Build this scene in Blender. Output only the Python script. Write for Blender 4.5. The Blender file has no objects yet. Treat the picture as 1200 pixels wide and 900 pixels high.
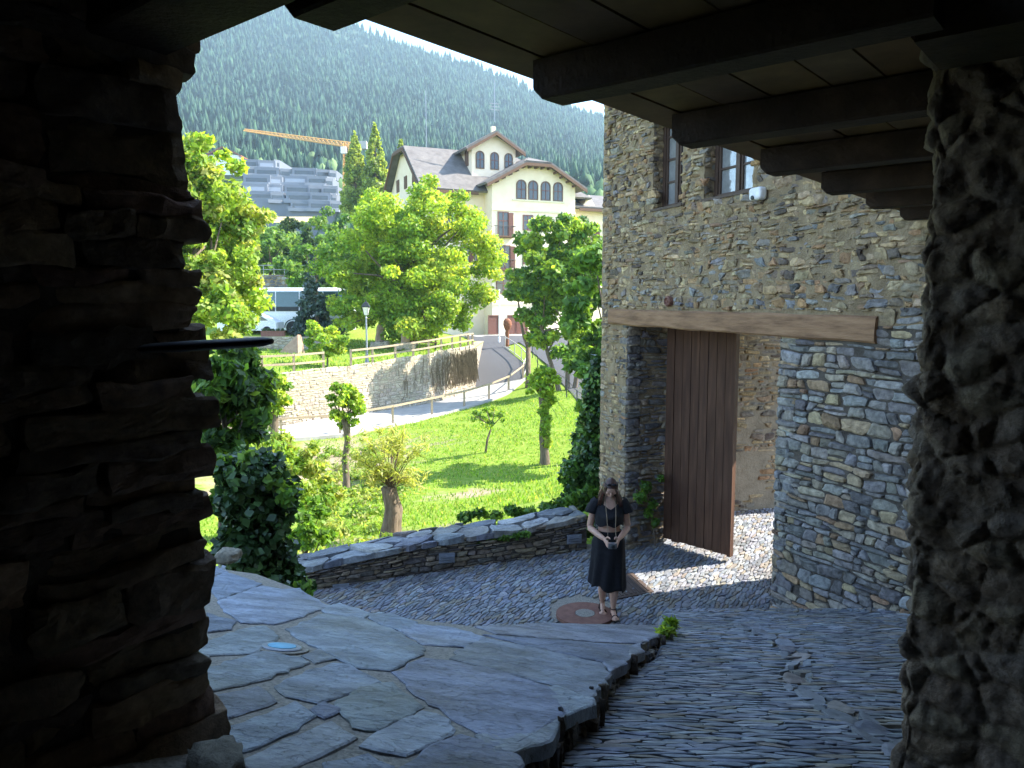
import bpy, bmesh, math, random
import numpy as np
from mathutils import Vector, noise
random.seed(7); rng = np.random.default_rng(7)
R = math.radians
scene = bpy.context.scene
COL = scene.collection

# ------------------------------------------------------------------ camera, sky, sun, exposure
F, CX, CY = 900.0, 600.0, 450.0            # focal length and centre in photo pixels (1200x900)
PITCH = R(6.03)
cam_d = bpy.data.cameras.new('camera'); cam = bpy.data.objects.new('camera', cam_d); COL.objects.link(cam)
cam_d.sensor_width = 36; cam_d.lens = 27.0; cam_d.clip_start = 0.05; cam_d.clip_end = 6000
cam.location = (0, 0, 0); cam.rotation_euler = (R(90) - PITCH, 0, 0)
scene.camera = cam
SUN_EL, SUN_AZ = R(44), (0.985, 0.17)      # direction (x, y) towards the sun
world = bpy.data.worlds.new('World'); scene.world = world; world.use_nodes = True
nt = world.node_tree; nt.nodes.clear()
sky = nt.nodes.new('ShaderNodeTexSky'); sky.sky_type = 'NISHITA'; sky.sun_disc = False
sky.sun_elevation = SUN_EL; sky.sun_rotation = math.atan2(SUN_AZ[0], SUN_AZ[1])
sky.air_density = 1.0; sky.dust_density = 1.0; sky.altitude = 1200
bg = nt.nodes.new('ShaderNodeBackground'); bg.inputs['Strength'].default_value = 0.15
wo = nt.nodes.new('ShaderNodeOutputWorld')
nt.links.new(sky.outputs[0], bg.inputs[0]); nt.links.new(bg.outputs[0], wo.inputs[0])
sun_d = bpy.data.lights.new('sun', 'SUN'); sun_d.energy = 4.0; sun_d.angle = R(0.5); sun_d.color = (1.0, 0.93, 0.82)
sun = bpy.data.objects.new('sun', sun_d); COL.objects.link(sun)
sv = Vector((SUN_AZ[0]*math.cos(SUN_EL), SUN_AZ[1]*math.cos(SUN_EL), math.sin(SUN_EL)))
sun.rotation_euler = sv.to_track_quat('Z', 'Y').to_euler()
scene.view_settings.view_transform = 'Standard'; scene.view_settings.look = 'None'
scene.view_settings.gamma = 1.0; scene.view_settings.exposure = 2.35
scene.cycles.max_bounces = 8; scene.cycles.diffuse_bounces = 5; scene.cycles.volume_bounces = 0

# ------------------------------------------------------------------ helpers
def at(px, py, Y):
    d = (px - CX)/F; s = (CY - py)/F
    y = math.cos(PITCH) + s*math.sin(PITCH); z = -math.sin(PITCH) + s*math.cos(PITCH)
    k = Y/y
    return Vector((d*k, Y, z*k))
def smooth(a, b, x):
    t = max(0.0, min(1.0, (x - a)/(b - a))); return t*t*(3 - 2*t)
def nz(*p): return noise.noise(Vector(p))

def new_mat(name, rough=0.9, spec=0.3):
    m = bpy.data.materials.new(name); m.use_nodes = True
    b = m.node_tree.nodes['Principled BSDF']
    b.inputs['Roughness'].default_value = rough; b.inputs['Specular IOR Level'].default_value = spec
    return m, m.node_tree, b
def noise_ramp(nt, scale, stops, detail=8.0, rough=0.6, coord='Object', stretch=(1, 1, 1)):
    tc = nt.nodes.new('ShaderNodeTexCoord'); mp = nt.nodes.new('ShaderNodeMapping'); mp.inputs['Scale'].default_value = stretch
    n = nt.nodes.new('ShaderNodeTexNoise'); n.inputs['Scale'].default_value = scale
    n.inputs['Detail'].default_value = detail; n.inputs['Roughness'].default_value = rough
    r = nt.nodes.new('ShaderNodeValToRGB'); e = r.color_ramp.elements
    e[0].position, e[0].color = stops[0][0], (*stops[0][1], 1); e[1].position, e[1].color = stops[-1][0], (*stops[-1][1], 1)
    for p, c in stops[1:-1]:
        q = e.new(p); q.color = (*c, 1)
    nt.links.new(tc.outputs[coord], mp.inputs[0]); nt.links.new(mp.outputs[0], n.inputs['Vector']); nt.links.new(n.outputs['Fac'], r.inputs[0])
    return r.outputs[0], n.outputs['Fac'], mp
def bump(nt, b, h, strength, dist):
    bp = nt.nodes.new('ShaderNodeBump'); bp.inputs['Strength'].default_value = strength; bp.inputs['Distance'].default_value = dist
    nt.links.new(h, bp.inputs['Height']); nt.links.new(bp.outputs[0], b.inputs['Normal'])
def mul(nt, a, c, fac=1.0, mode='MULTIPLY'):
    x = nt.nodes.new('ShaderNodeMix'); x.data_type = 'RGBA'; x.blend_type = mode; x.inputs[0].default_value = fac
    nt.links.new(a, x.inputs[6]); nt.links.new(c, x.inputs[7]); return x.outputs[2]
def ramp_mat(name, scale, stops, rough=0.9, bs=0.4, bd=0.01, spec=0.3, stretch=(1, 1, 1), bscale=None):
    m, t, b = new_mat(name, rough, spec)
    c, f, _ = noise_ramp(t, scale, stops, stretch=stretch)
    t.links.new(c, b.inputs['Base Color'])
    if bscale: _, f, _ = noise_ramp(t, bscale, [(0, (0, 0, 0)), (1, (1, 1, 1))], stretch=stretch)
    if bs: bump(t, b, f, bs, bd)
    return m
def attr_mat(name, rough=0.85, nscale=25, lo=0.55, hi=1.35, bs=0.5, bd=0.01, spec=0.3, stretch=(1, 1, 1), stain=None):
    """per-piece colour from the mesh attribute 'col', broken up by noise"""
    m, t, b = new_mat(name, rough, spec)
    a = t.nodes.new('ShaderNodeAttribute'); a.attribute_name = 'col'
    c, f, _ = noise_ramp(t, nscale, [(0.25, (lo,)*3), (0.75, (hi,)*3)], stretch=stretch)
    out = mul(t, a.outputs['Color'], c)
    if stain:
        c2, _, _ = noise_ramp(t, stain[0], [(0.45, (1, 1, 1)), (0.62, stain[1])], detail=5)
        out = mul(t, out, c2)
    t.links.new(out, b.inputs['Base Color'])
    _, f2, _ = noise_ramp(t, nscale*1.7, [(0, (0,)*3), (1, (1,)*3)], stretch=stretch, rough=0.7)
    if bs: bump(t, b, f2, bs, bd)
    return m
def plain(name, c, rough=0.6, metal=0.0, spec=0.4):
    m, t, b = new_mat(name, rough, spec); b.inputs['Metallic'].default_value = metal
    col, f, _ = noise_ramp(t, 14, [(0.3, tuple(x*0.8 for x in c)), (0.7, tuple(min(1, x*1.15) for x in c))])
    t.links.new(col, b.inputs['Base Color']); bump(t, b, f, 0.15, 0.004)
    return m
def leaf_mat(name, trans=0.45, rough=0.45, tint=(1.0, 1.0, 0.55)):
    m, t, b = new_mat(name, rough, 0.35)
    a = t.nodes.new('ShaderNodeAttribute'); a.attribute_name = 'col'
    t.links.new(a.outputs['Color'], b.inputs['Base Color'])
    tr = t.nodes.new('ShaderNodeBsdfTranslucent')
    rgb = t.nodes.new('ShaderNodeRGB'); rgb.outputs[0].default_value = (*[x*1.6 for x in tint], 1)
    t.links.new(mul(t, a.outputs['Color'], rgb.outputs[0]), tr.inputs[0])
    mx = t.nodes.new('ShaderNodeMixShader'); mx.inputs[0].default_value = trans
    o = t.nodes['Material Output']
    t.links.new(b.outputs[0], mx.inputs[1]); t.links.new(tr.outputs[0], mx.inputs[2]); t.links.new(mx.outputs[0], o.inputs[0])
    return m

class MB:
    def __init__(s): s.v = []; s.f = []; s.c = []; s.m = []; s.col = (0.5, 0.5, 0.5); s.mi = 0
    def add(s, vs, fs):
        o = len(s.v); s.v += [tuple(x) for x in vs]; s.c += [s.col]*len(vs)
        for f in fs: s.f.append([i + o for i in f]); s.m.append(s.mi)
    def box(s, o, ax, ay, az):
        o = Vector(o); ax, ay, az = Vector(ax), Vector(ay), Vector(az)
        vs = [o + ax*i + ay*j + az*k for k in (0, 1) for j in (0, 1) for i in (0, 1)]
        fs = [(0, 2, 3, 1), (4, 5, 7, 6), (0, 1, 5, 4), (2, 6, 7, 3), (0, 4, 6, 2), (1, 3, 7, 5)]
        if ax.cross(ay).dot(az) < 0: fs = [f[::-1] for f in fs]
        s.add(vs, fs)
    def cbox(s, c, sx, sy, sz, rz=0.0):
        ax = Vector((math.cos(rz), math.sin(rz), 0))*sx; ay = Vector((-math.sin(rz), math.cos(rz), 0))*sy; az = Vector((0, 0, sz))
        s.box(Vector(c) - ax/2 - ay/2 - az/2, ax, ay, az)
    def tube(s, pts, rad, n=8, cap=True):
        pts = [Vector(p) for p in pts]
        if not hasattr(rad, '__len__'): rad = [rad]*len(pts)
        vs = []
        for i, p in enumerate(pts):
            d = (pts[min(i+1, len(pts)-1)] - pts[max(i-1, 0)]).normalized()
            a = d.cross(Vector((0, 0, 1)) if abs(d.z) < 0.9 else Vector((1, 0, 0))).normalized(); b = d.cross(a)
            vs += [p + (a*math.cos(2*math.pi*k/n) + b*math.sin(2*math.pi*k/n))*rad[i] for k in range(n)]
        fs = []
        for i in range(len(pts)-1):
            for k in range(n):
                k2 = (k+1) % n; fs.append((i*n+k2, i*n+k, (i+1)*n+k, (i+1)*n+k2))
        if cap: fs += [tuple(range(n)), tuple(range(len(pts)*n-1, (len(pts)-1)*n-1, -1))]
        s.add(vs, fs)
    def prism(s, poly, z0, z1):
        n = len(poly); vs = [(p[0], p[1], z0) for p in poly] + [(p[0], p[1], z1) for p in poly]
        s.add(vs, [tuple(range(n))[::-1], tuple(range(n, 2*n))] + [(i, (i+1) % n, n+(i+1) % n, n+i) for i in range(n)])
    def lathe(s, c, prof, n=16):
        c = Vector(c); vs = []
        for r, z in prof: vs += [c + Vector((r*math.cos(2*math.pi*k/n), r*math.sin(2*math.pi*k/n), z)) for k in range(n)]
        fs = [(i*n+k, i*n+(k+1) % n, (i+1)*n+(k+1) % n, (i+1)*n+k) for i in range(len(prof)-1) for k in range(n)]
        s.add(vs, fs + [tuple(range(n))[::-1], tuple(range((len(prof)-1)*n, len(prof)*n))])
    def loft(s, rings, cap=True, closed=True):
        n = len(rings[0]); vs = [p for r in rings for p in r]
        fs = [(i*n+k, i*n+(k+1) % n, (i+1)*n+(k+1) % n, (i+1)*n+k) for i in range(len(rings)-1) for k in range(n if closed else n-1)]
        if cap: fs += [tuple(range(n))[::-1], tuple(range((len(rings)-1)*n, len(rings)*n))]
        s.add(vs, fs)
    def build(s, name, mats, parent=None, smooth=False):
        me = bpy.data.meshes.new(name); me.from_pydata(s.v, [], s.f)
        for m in (mats if isinstance(mats, (list, tuple)) else [mats]): me.materials.append(m)
        me.polygons.foreach_set('material_index', s.m)
        if smooth: me.polygons.foreach_set('use_smooth', [True]*len(s.f))
        a = me.color_attributes.new('col', 'FLOAT_COLOR', 'POINT')
        arr = np.ones((len(s.v), 4), np.float32); arr[:, :3] = np.array(s.c, np.float32).reshape(-1, 3); a.data.foreach_set('color', arr.ravel())
        me.update()
        o = bpy.data.objects.new(name, me); COL.objects.link(o)
        if parent:
            o.parent = parent
            q = parent; off = Vector((0, 0, 0))
            while q: off += q.location; q = q.parent
            me.transform(__import__('mathutils').Matrix.Translation(-off))   # geometry is given in world space
        return o
def quads_obj(name, P, cols, mat, parent=None):
    """P: (n,4,3) quads in numpy, cols: (n,3)"""
    n = len(P); me = bpy.data.meshes.new(name)
    me.vertices.add(4*n); me.vertices.foreach_set('co', P.reshape(-1).astype(np.float32))
    me.loops.add(4*n); me.loops.foreach_set('vertex_index', np.arange(4*n, dtype=np.int32))
    me.polygons.add(n); me.polygons.foreach_set('loop_start', np.arange(0, 4*n, 4, dtype=np.int32))
    me.update(calc_edges=True); me.validate()
    a = me.color_attributes.new('col', 'FLOAT_COLOR', 'POINT')
    arr = np.ones((4*n, 4), np.float32); arr[:, :3] = np.repeat(cols, 4, axis=0); a.data.foreach_set('color', arr.ravel())
    me.materials.append(mat)
    o = bpy.data.objects.new(name, me); COL.objects.link(o)
    if parent:
        o.parent = parent; me.transform(__import__('mathutils').Matrix.Translation(-parent.location))
    return o
def tag(o, label=None, cat=None, group=None, kind=None):
    if label: o['label'] = label
    if cat: o['category'] = cat
    if group: o['group'] = group
    if kind: o['kind'] = kind
    return o
def thing(name, loc, label, cat, group=None):
    o = bpy.data.objects.new(name, None); COL.objects.link(o); o.location = loc; o.empty_display_size = 0.1
    return tag(o, label, cat, group)
def copy_tree(o, parent=None):
    c = o.copy(); COL.objects.link(c); c.parent = parent
    for ch in list(o.children): copy_tree(ch, c)
    return c

# ------------------------------------------------------------------ stone relief: irregular cells raised from a surface
def cells(u0, u1, v0, v1, su, sv, jit=0.42, drop=0.12, seed=1, jv=None):
    jv = jit if jv is None else jv
    rn = random.Random(seed); asp = su/sv
    nu, nv = int((u1-u0)/su)+2, int((v1-v0)/sv)+2
    S = {}
    for j in range(-1, nv+1):
        for i in range(-1, nu+1):
            if rn.random() < drop: continue
            u = u0 + (i + 0.5 + (0.5 if j % 2 else 0) + rn.uniform(-jit, jit))*su
            v = v0 + (j + 0.5 + rn.uniform(-jv, jv))*sv
            S.setdefault((i, j), []).append((u, v*asp))
    out = []
    for (i, j), L in S.items():
        for (x, y) in L:
            h = su*1.6
            poly = [(x-h, y-h), (x+h, y-h), (x+h, y+h), (x-h, y+h)]
            for dj in (-2, -1, 0, 1, 2):
                for di in (-2, -1, 0, 1, 2):
                    for (a, b) in S.get((i+di, j+dj), ()):
                        if a == x and b == y: continue
                        nx, ny = a-x, b-y; k = (a*a+b*b-x*x-y*y)/2; q = []
                        for n in range(len(poly)):
                            p0, p1 = poly[n-1], poly[n]
                            d0, d1 = p0[0]*nx+p0[1]*ny-k, p1[0]*nx+p1[1]*ny-k
                            if (d0 < 0) != (d1 < 0):
                                t = d0/(d0-d1); q.append((p0[0]+(p1[0]-p0[0])*t, p0[1]+(p1[1]-p0[1])*t))
                            if d1 <= 0: q.append(p1)
                        poly = q
                        if len(poly) < 3: break
            for ax_, lim, sg in ((0, u0, 1), (0, u1, -1), (1, v0*asp, 1), (1, v1*asp, -1)):
                q = []
                for n in range(len(poly)):
                    p0, p1 = poly[n-1], poly[n]; d0, d1 = sg*(lim-p0[ax_]), sg*(lim-p1[ax_])
                    if (d0 < 0) != (d1 < 0):
                        t = d0/(d0-d1); q.append((p0[0]+(p1[0]-p0[0])*t, p0[1]+(p1[1]-p0[1])*t))
                    if d1 <= 0: q.append(p1)
                poly = q
                if len(poly) < 3: break
            if len(poly) >= 3: out.append([(px, py/asp) for px, py in poly])
    return out
def courses(u0, u1, v0, v1, hh, ww, seed=1, wave=0.3, split=0.25, slant=0.25):
    """rubble laid in rough wavy courses: polygons with shared bed joints"""
    rn = random.Random(seed); out = []; off = rn.uniform(0, 99)
    V = [v0]
    while V[-1] < v1: V.append(V[-1] + hh[0] + (hh[1]-hh[0])*rn.random()**1.6)
    hm = (hh[0]+hh[1])/2
    def bed(k, u): return V[k] + wave*hm*nz(u*1.1/ww[1], k*3.7, off) + wave*hm*1.2*nz(u*.35/ww[1], V[k]*1.5, off+5)
    for k in range(len(V)-1):
        u = u0 - rn.random()*ww[0]; h = V[k+1]-V[k]; sl = 0.0
        while u < u1:
            w = ww[0] + (ww[1]-ww[0])*rn.random()**1.5; w = max(w, h*.7); s2 = rn.uniform(-slant, slant)*h
            a, b = max(u, u0), min(u+w, u1)
            if b-a > .02:
                la, lb, ua, ub = bed(k, a), bed(k, b), bed(k+1, a), bed(k+1, b); m = (a+b)/2; j = lambda: rn.uniform(-.08, .08)*h
                if h > hm*.9 and rn.random() < split:
                    t = rn.uniform(.35, .65); ma, mb_ = la+(ua-la)*t+j(), lb+(ub-lb)*t+j()
                    out.append([(a-sl, la), (m, bed(k, m)), (b-s2, lb), (b, mb_), (m, (ma+mb_)/2+j()), (a, ma)]); out.append([(a, ma), (m, (ma+mb_)/2+j()), (b, mb_), (b+s2, ub), (m, bed(k+1, m)), (a+sl, ua)])
                else: out.append([(a-sl, la), (m, bed(k, m)), (b-s2, lb), (b, (lb+ub)/2), (b+s2, ub), (m, bed(k+1, m)), (a+sl, ua), (a, (la+ua)/2)])
            u += w; sl = s2
    return out
def raise_stones(mb, polys, mapf, colf, gap=0.012, h=(0.01, 0.03), base=-0.02, dome=0.3, tilt=0.15, chaikin=1, rough=0.1, keep=None, seed=3):
    rn = random.Random(seed)
    for poly in polys:
        cu = sum(p[0] for p in poly)/len(poly); cv = sum(p[1] for p in poly)/len(poly)
        if keep and not keep(cu, cv): continue
        ext = min(max(p[0] for p in poly)-min(p[0] for p in poly), max(p[1] for p in poly)-min(p[1] for p in poly))
        if ext < gap*2.2: continue
        pts = []
        for p in poly:
            dx, dy = cu-p[0], cv-p[1]; g = gap*rn.uniform(0.6, 1.4)
            pts.append((p[0]+math.copysign(min(g, .45*abs(dx)), dx), p[1]+math.copysign(min(g, .45*abs(dy)), dy)))
        for _ in range(chaikin):
            q = []
            for i in range(len(pts)):
                a, b = pts[i-1], pts[i]
                q += [(a[0]*.75+b[0]*.25, a[1]*.75+b[1]*.25), (a[0]*.25+b[0]*.75, a[1]*.25+b[1]*.75)]
            pts = q
        r = rough*ext
        pts = [(p[0]+rn.uniform(-r, r)*.5, p[1]+rn.uniform(-r, r)*.5) for p in pts]
        H = rn.uniform(*h); tu, tv = rn.uniform(-tilt, tilt), rn.uniform(-tilt, tilt)
        n = len(pts); vs = []
        for sc, hh in ((1.03, None), (1.0, 0.55), (0.72, 1.0)):
            for p in pts:
                u, v = cu+(p[0]-cu)*sc, cv+(p[1]-cv)*sc
                d = base if hh is None else H*hh*rn.uniform(0.9, 1.1) + (u-cu)*tu + (v-cv)*tv + nz(u*9, v*9, 3.3)*r
                vs.append(mapf(u, v, d))
        vs.append(mapf(cu, cv, H*(1+dome*0.3)))
        fs = [(k*n+i, k*n+(i+1) % n, (k+1)*n+(i+1) % n, (k+1)*n+i) for k in (0, 1) for i in range(n)] + [(2*n+i, 2*n+(i+1) % n, 3*n) for i in range(n)]
        mb.col = colf(rn, cu, cv); mb.add(vs, fs)
def pick(pal, var=0.18):
    def f(rn, u, v):
        c = rn.choice(pal); k = rn.uniform(1-var, 1+var); return tuple(x*k*rn.uniform(0.96, 1.04) for x in c)
    return f
# a rough stone block: subdivided cube, rounded and chipped
def _cube(n):
    idx = {}; V = []; Fs = []
    def g(a, b, c):
        k = (a, b, c)
        if k not in idx: idx[k] = len(V); V.append((2*a/n-1, 2*b/n-1, 2*c/n-1))
        return idx[k]
    for i in range(n):
        for j in range(n):
            for (k, fl) in ((0, 1), (n, 0)):
                q = [(i, j), (i+1, j), (i+1, j+1), (i, j+1)]
                for ax in range(3):
                    f = [g(*[(a, b, k), (k, a, b), (b, k, a)][ax]) for a, b in q]
                    Fs.append(f[::-1] if fl else f)
    return V, Fs
CUBE = _cube(7)
def rough_block(mb, c, ax, ay, az, amp=0.012, rnd=0.3, freq=9.0):
    c, ax, ay, az = Vector(c), Vector(ax), Vector(ay), Vector(az); off = random.uniform(0, 50); vs = []
    for x, y, z in CUBE[0]:
        L = (abs(x)**6 + abs(y)**6 + abs(z)**6)**(1/6); k = 1 + (1/L - 1)*rnd*2.2
        p = c + ax*x*k + ay*y*k + az*z*k
        vs.append(p + noise.noise_vector(p*freq + Vector((off, 0, 0)))*amp + noise.noise_vector(p*freq*3.3)*amp*0.6)
    mb.add(vs, CUBE[1])

# ------------------------------------------------------------------ frames
E = Vector((0.64, 0.768, 0)); Cc = Vector((0.768, -0.64, 0)); Z = Vector((0, 0, 1))       # passage: along / across
def ec(e, c, z=0.0): return E*e + Cc*c + Z*z
W0 = Vector((1.58, 10.53, 0)); Wd = Vector((0.39, -0.92, 0)).normalized(); Wn = Vector((-0.92, -0.39, 0)).normalized()   # gate wall
def gw(s, z, d=0.0): return W0 + Wd*s + Wn*d + Z*z

# ------------------------------------------------------------------ materials
M = {}
M['slate_wall'] = attr_mat('slate_wall', 0.9, 26, 0.5, 1.4, 0.9, 0.02)
M['rubble'] = attr_mat('rubble', 0.9, 16, 0.42, 1.6, 1.0, 0.022)
M['mortar'] = ramp_mat('mortar', 6, [(0.3, (0.20, 0.145, 0.085)), (0.55, (0.31, 0.23, 0.138)), (0.75, (0.40, 0.31, 0.195))], 0.95, 1.0, 0.03, bscale=45)
M['dark_mortar'] = ramp_mat('dark_mortar', 6, [(0.3, (0.05, 0.042, 0.036)), (0.7, (0.13, 0.11, 0.09))], 0.95, 1.0, 0.02, bscale=40)
M['pale_mortar'] = ramp_mat('pale_mortar', 5, [(0.3, (0.22, 0.18, 0.125)), (0.7, (0.34, 0.285, 0.205))], 0.95, 0.8, 0.02, bscale=30)
m, t, b = new_mat('slab', 0.6, 0.5)
a = t.nodes.new('ShaderNodeAttribute'); a.attribute_name = 'col'
c1, f1, _ = noise_ramp(t, 3.2, [(0.30, (.55,)*3), (0.48, (.95,)*3), (0.52, (1.15,)*3), (0.70, (1.5,)*3)], detail=9, rough=.68, stretch=(1, 1.8, 1))
c2, f2, _ = noise_ramp(t, 34, [(0.3, (.65,)*3), (0.7, (1.3,)*3)], detail=8, rough=.75, stretch=(1, 2.2, 1))
c3, f3, _ = noise_ramp(t, 1.4, [(0.45, (1, 1, 1)), (0.62, (.86, .80, .70))], detail=6)
t.links.new(mul(t, mul(t, mul(t, a.outputs['Color'], c1), c2), c3), b.inputs['Base Color'])
st, _, _ = noise_ramp(t, 4.5, [(0.30, (0,)*3), (0.44, (.35,)*3), (0.46, (.6,)*3), (0.56, (.65,)*3), (0.575, (.95,)*3), (0.8, (1,)*3)], detail=9, rough=.6, stretch=(1, 1.6, 1))
ad = t.nodes.new('ShaderNodeMath'); ad.operation = 'MULTIPLY_ADD'; ad.inputs[1].default_value = .35; t.links.new(f2, ad.inputs[0]); t.links.new(st, ad.inputs[2])
bump(t, b, ad.outputs[0], .9, .022); M['slab'] = m
M['sett'] = attr_mat('sett', 0.68, 20, 0.6, 1.35, 0.5, 0.01, 0.4, stain=(1.2, (0.8, 0.76, 0.7)))
M['grit'] = ramp_mat('grit', 60, [(0.3, (0.15, 0.135, 0.11)), (0.5, (0.27, 0.245, 0.205)), (0.75, (0.42, 0.38, 0.31))], 0.95, 0.9, 0.01)
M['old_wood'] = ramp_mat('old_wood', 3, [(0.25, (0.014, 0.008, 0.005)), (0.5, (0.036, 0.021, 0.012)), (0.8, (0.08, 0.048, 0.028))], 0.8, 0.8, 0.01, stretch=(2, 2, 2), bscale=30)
M['lintel'] = ramp_mat('lintel', 2.5, [(0.25, (0.10, 0.050, 0.026)), (0.5, (0.25, 0.14, 0.075)), (0.8, (0.36, 0.215, 0.12))], 0.8, 0.8, 0.012, stretch=(1, 1, 7), bscale=8)
M['door_wood'] = ramp_mat('door_wood', 2.2, [(0.25, (0.045, 0.019, 0.010)), (0.55, (0.095, 0.045, 0.024)), (0.8, (0.16, 0.085, 0.05))], 0.7, 0.5, 0.006, stretch=(9, 9, .7), bscale=4)
M['iron'] = plain('iron', (0.03, 0.028, 0.03), 0.55, 0.6)
M['asphalt'] = ramp_mat('asphalt', 40, [(0.3, (0.05, 0.05, 0.055)), (0.7, (0.10, 0.10, 0.105))], 0.9, 0.3, 0.01)
M['concrete'] = ramp_mat('concrete', 1.5, [(0.3, (0.31, 0.29, 0.26)), (0.7, (0.43, 0.41, 0.37))], 0.9, 0.3, 0.01)
M['fence_wood'] = plain('fence_wood', (0.34, 0.26, 0.17), 0.8)
M['bark'] = ramp_mat('bark', 5, [(0.3, (0.07, 0.05, 0.035)), (0.7, (0.22, 0.17, 0.12))], 0.95, 1.0, 0.03, stretch=(3, 3, .6))
M['leaf'] = leaf_mat('leaf', 0.5, tint=(1.2, 1.05, .5)); M['leaf_thin'] = leaf_mat('leaf_thin', 0.5, 0.5, (1.05, 1.0, 0.45)); M['leaf_thick'] = leaf_mat('leaf_thick', 0.15, 0.3)
M['needle'] = attr_mat('needle', 0.9, 3, 0.7, 1.2, 0)
M['glass'] = plain('glass', (0.03, 0.035, 0.04), 0.08, 0.0, 0.6)
M['white_paint'] = plain('white_paint', (0.8, 0.8, 0.8), 0.35)
M['metal_grey'] = plain('metal_grey', (0.28, 0.30, 0.34), 0.45, 0.5)
M['black_metal'] = plain('black_metal', (0.03, 0.035, 0.035), 0.5, 0.3)
M['rust'] = ramp_mat('rust', 8, [(0.3, (0.12, 0.045, 0.025)), (0.7, (0.30, 0.12, 0.06))], 0.85, 0.4, 0.01)
M['terracotta'] = ramp_mat('terracotta', 12, [(0.3, (0.16, 0.075, 0.055)), (0.7, (0.25, 0.125, 0.09))], 0.85, 0.4, 0.01)

SLATE = [(0.17, 0.185, 0.215), (0.215, 0.235, 0.275), (0.13, 0.14, 0.165), (0.25, 0.26, 0.28), (0.21, 0.195, 0.18)]
RUBBLE = [(0.22, 0.205, 0.19), (0.28, 0.26, 0.23), (0.15, 0.14, 0.135), (0.33, 0.28, 0.20), (0.36, 0.28, 0.17), (0.26, 0.23, 0.19), (0.25, 0.24, 0.23), (0.19, 0.18, 0.17), (0.30, 0.29, 0.275), (0.29, 0.19, 0.115)]
WARM = [(0.37, 0.265, 0.145), (0.30, 0.225, 0.135), (0.46, 0.34, 0.195), (0.23, 0.18, 0.13), (0.15, 0.12, 0.095), (0.39, 0.30, 0.19), (0.34, 0.21, 0.11), (0.25, 0.22, 0.18), (0.33, 0.245, 0.145)]
DARKST = [(0.21, 0.155, 0.115), (0.29, 0.21, 0.145), (0.16, 0.125, 0.10), (0.33, 0.235, 0.155), (0.25, 0.16, 0.12)]

# ------------------------------------------------------------------ ground functions
def street_z(x, y):
    ramp = -0.93 - 0.27*y
    st = -4.527 + 0.0945*y + 0.039*x
    crest = 4.2 + 2.35*smooth(0.75, 1.45, x)
    return ramp + (st - ramp)*smooth(crest, crest + 1.5, y)
def terr_z(x, y): return -0.799 + 0.0 - 0.267*y - 0.127*x + 0.026
def on_terr(px, py):
    d = at(px, py, 1.0)          # ray
    k = -0.773/(d.z + 0.267*d.y + 0.127*d.x)
    return Vector((d.x*k, d.y*k, d.z*k))
class TPS:
    def __init__(s, pts):
        P = np.array([(p.x, p.y) for p in pts]); z = np.array([p.z for p in pts]); n = len(P)
        A = np.zeros((n+3, n+3)); A[:n, :n] = s.k(P, P) + np.eye(n)*0.5
        A[:n, n] = 1; A[:n, n+1:] = P; A[n, :n] = 1; A[n+1:, :n] = P.T
        s.P = P; s.w = np.linalg.solve(A, np.concatenate([z, np.zeros(3)]))
    def k(s, A, B):
        r2 = ((A[:, None]-B[None])**2).sum(-1); return 0.5*r2*np.log(r2+1e-9)
    def __call__(s, x, y):
        q = np.array([[x, y]]); return float((s.k(q, s.P) @ s.w[:-3])[0] + s.w[-3] + q[0] @ s.w[-2:])
V3 = Vector
LOWER = TPS([V3((-6, 11.2, -4.6)), V3((-3, 11, -4.3)), V3((0, 11.6, -4.0)), V3((1.5, 12.5, -3.9)), V3((6, 13, -3.8)), V3((12, 14, -3.8)),
    at(457, 632, 16), at(600, 602, 16), at(680, 585, 15.5), at(407, 575, 24), at(638, 545, 26), at(570, 530, 28), at(690, 500, 30), at(400, 522, 33.5),
    at(530, 491, 38.5), at(290, 524, 32.5), at(200, 526, 32), at(480, 502, 36.5), at(590, 466, 45), at(620, 450, 48), at(660, 470, 40), at(555, 455, 50.5), at(330, 497, 36.5), at(420, 485, 40.5),
    at(575, 430, 55), at(575, 415, 60), at(575, 400, 68), at(650, 394, 78), at(690, 440, 48), at(695, 480, 38), at(560, 393, 78), at(640, 400, 66),
    V3((12, 50, -4.6)), V3((15, 30, -4.8)), V3((20, 80, -3.3)), V3((-15, 34, -6.3)), V3((0, 110, -2.5)), V3((30, 120, -2)), V3((-12, 22, -5.9)), V3((-10, 15, -5.0))])
EDGE = [at(-250, 462, 30), at(150, 452, 33), at(330, 443, 36), at(420, 433, 40), at(500, 420, 45), at(556, 409, 50)]
UPPER = TPS(EDGE + [at(575, 402, 68), at(545, 396, 78), at(343, 393, 57), at(320, 405, 52), at(420, 407, 51), at(480, 405, 53), at(300, 421, 42), at(200, 420, 42),
    at(250, 392, 57), at(330, 345, 74), at(400, 352, 90), at(250, 338, 74), V3((-60, 60, -2.2)), V3((-60, 120, 5)), V3((-20, 130, 5)), V3((0, 130, 1))])
def edge_y(x):
    for a, b in zip(EDGE, EDGE[1:]):
        if a.x <= x <= b.x: return a.y + (b.y-a.y)*(x-a.x)/(b.x-a.x)
    return EDGE[0].y if x < EDGE[0].x else EDGE[-1].y
XE = EDGE[-1].x
def grid_obj(name, xs, yf, zf, mat, kind='structure', smooth_=True, label=None):
    mb = MB(); nx = len(xs); vs = []
    ys = [yf(x) for x in xs]; ny = len(ys[0])
    for i, x in enumerate(xs):
        for y in ys[i]: vs.append((x, y, zf(x, y)))
    mb.add(vs, [(i*ny+j, (i+1)*ny+j, (i+1)*ny+j+1, i*ny+j+1) for i in range(nx-1) for j in range(ny-1)])
    o = mb.build(name, mat, smooth=smooth_); tag(o, label, kind=kind); return o
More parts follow.
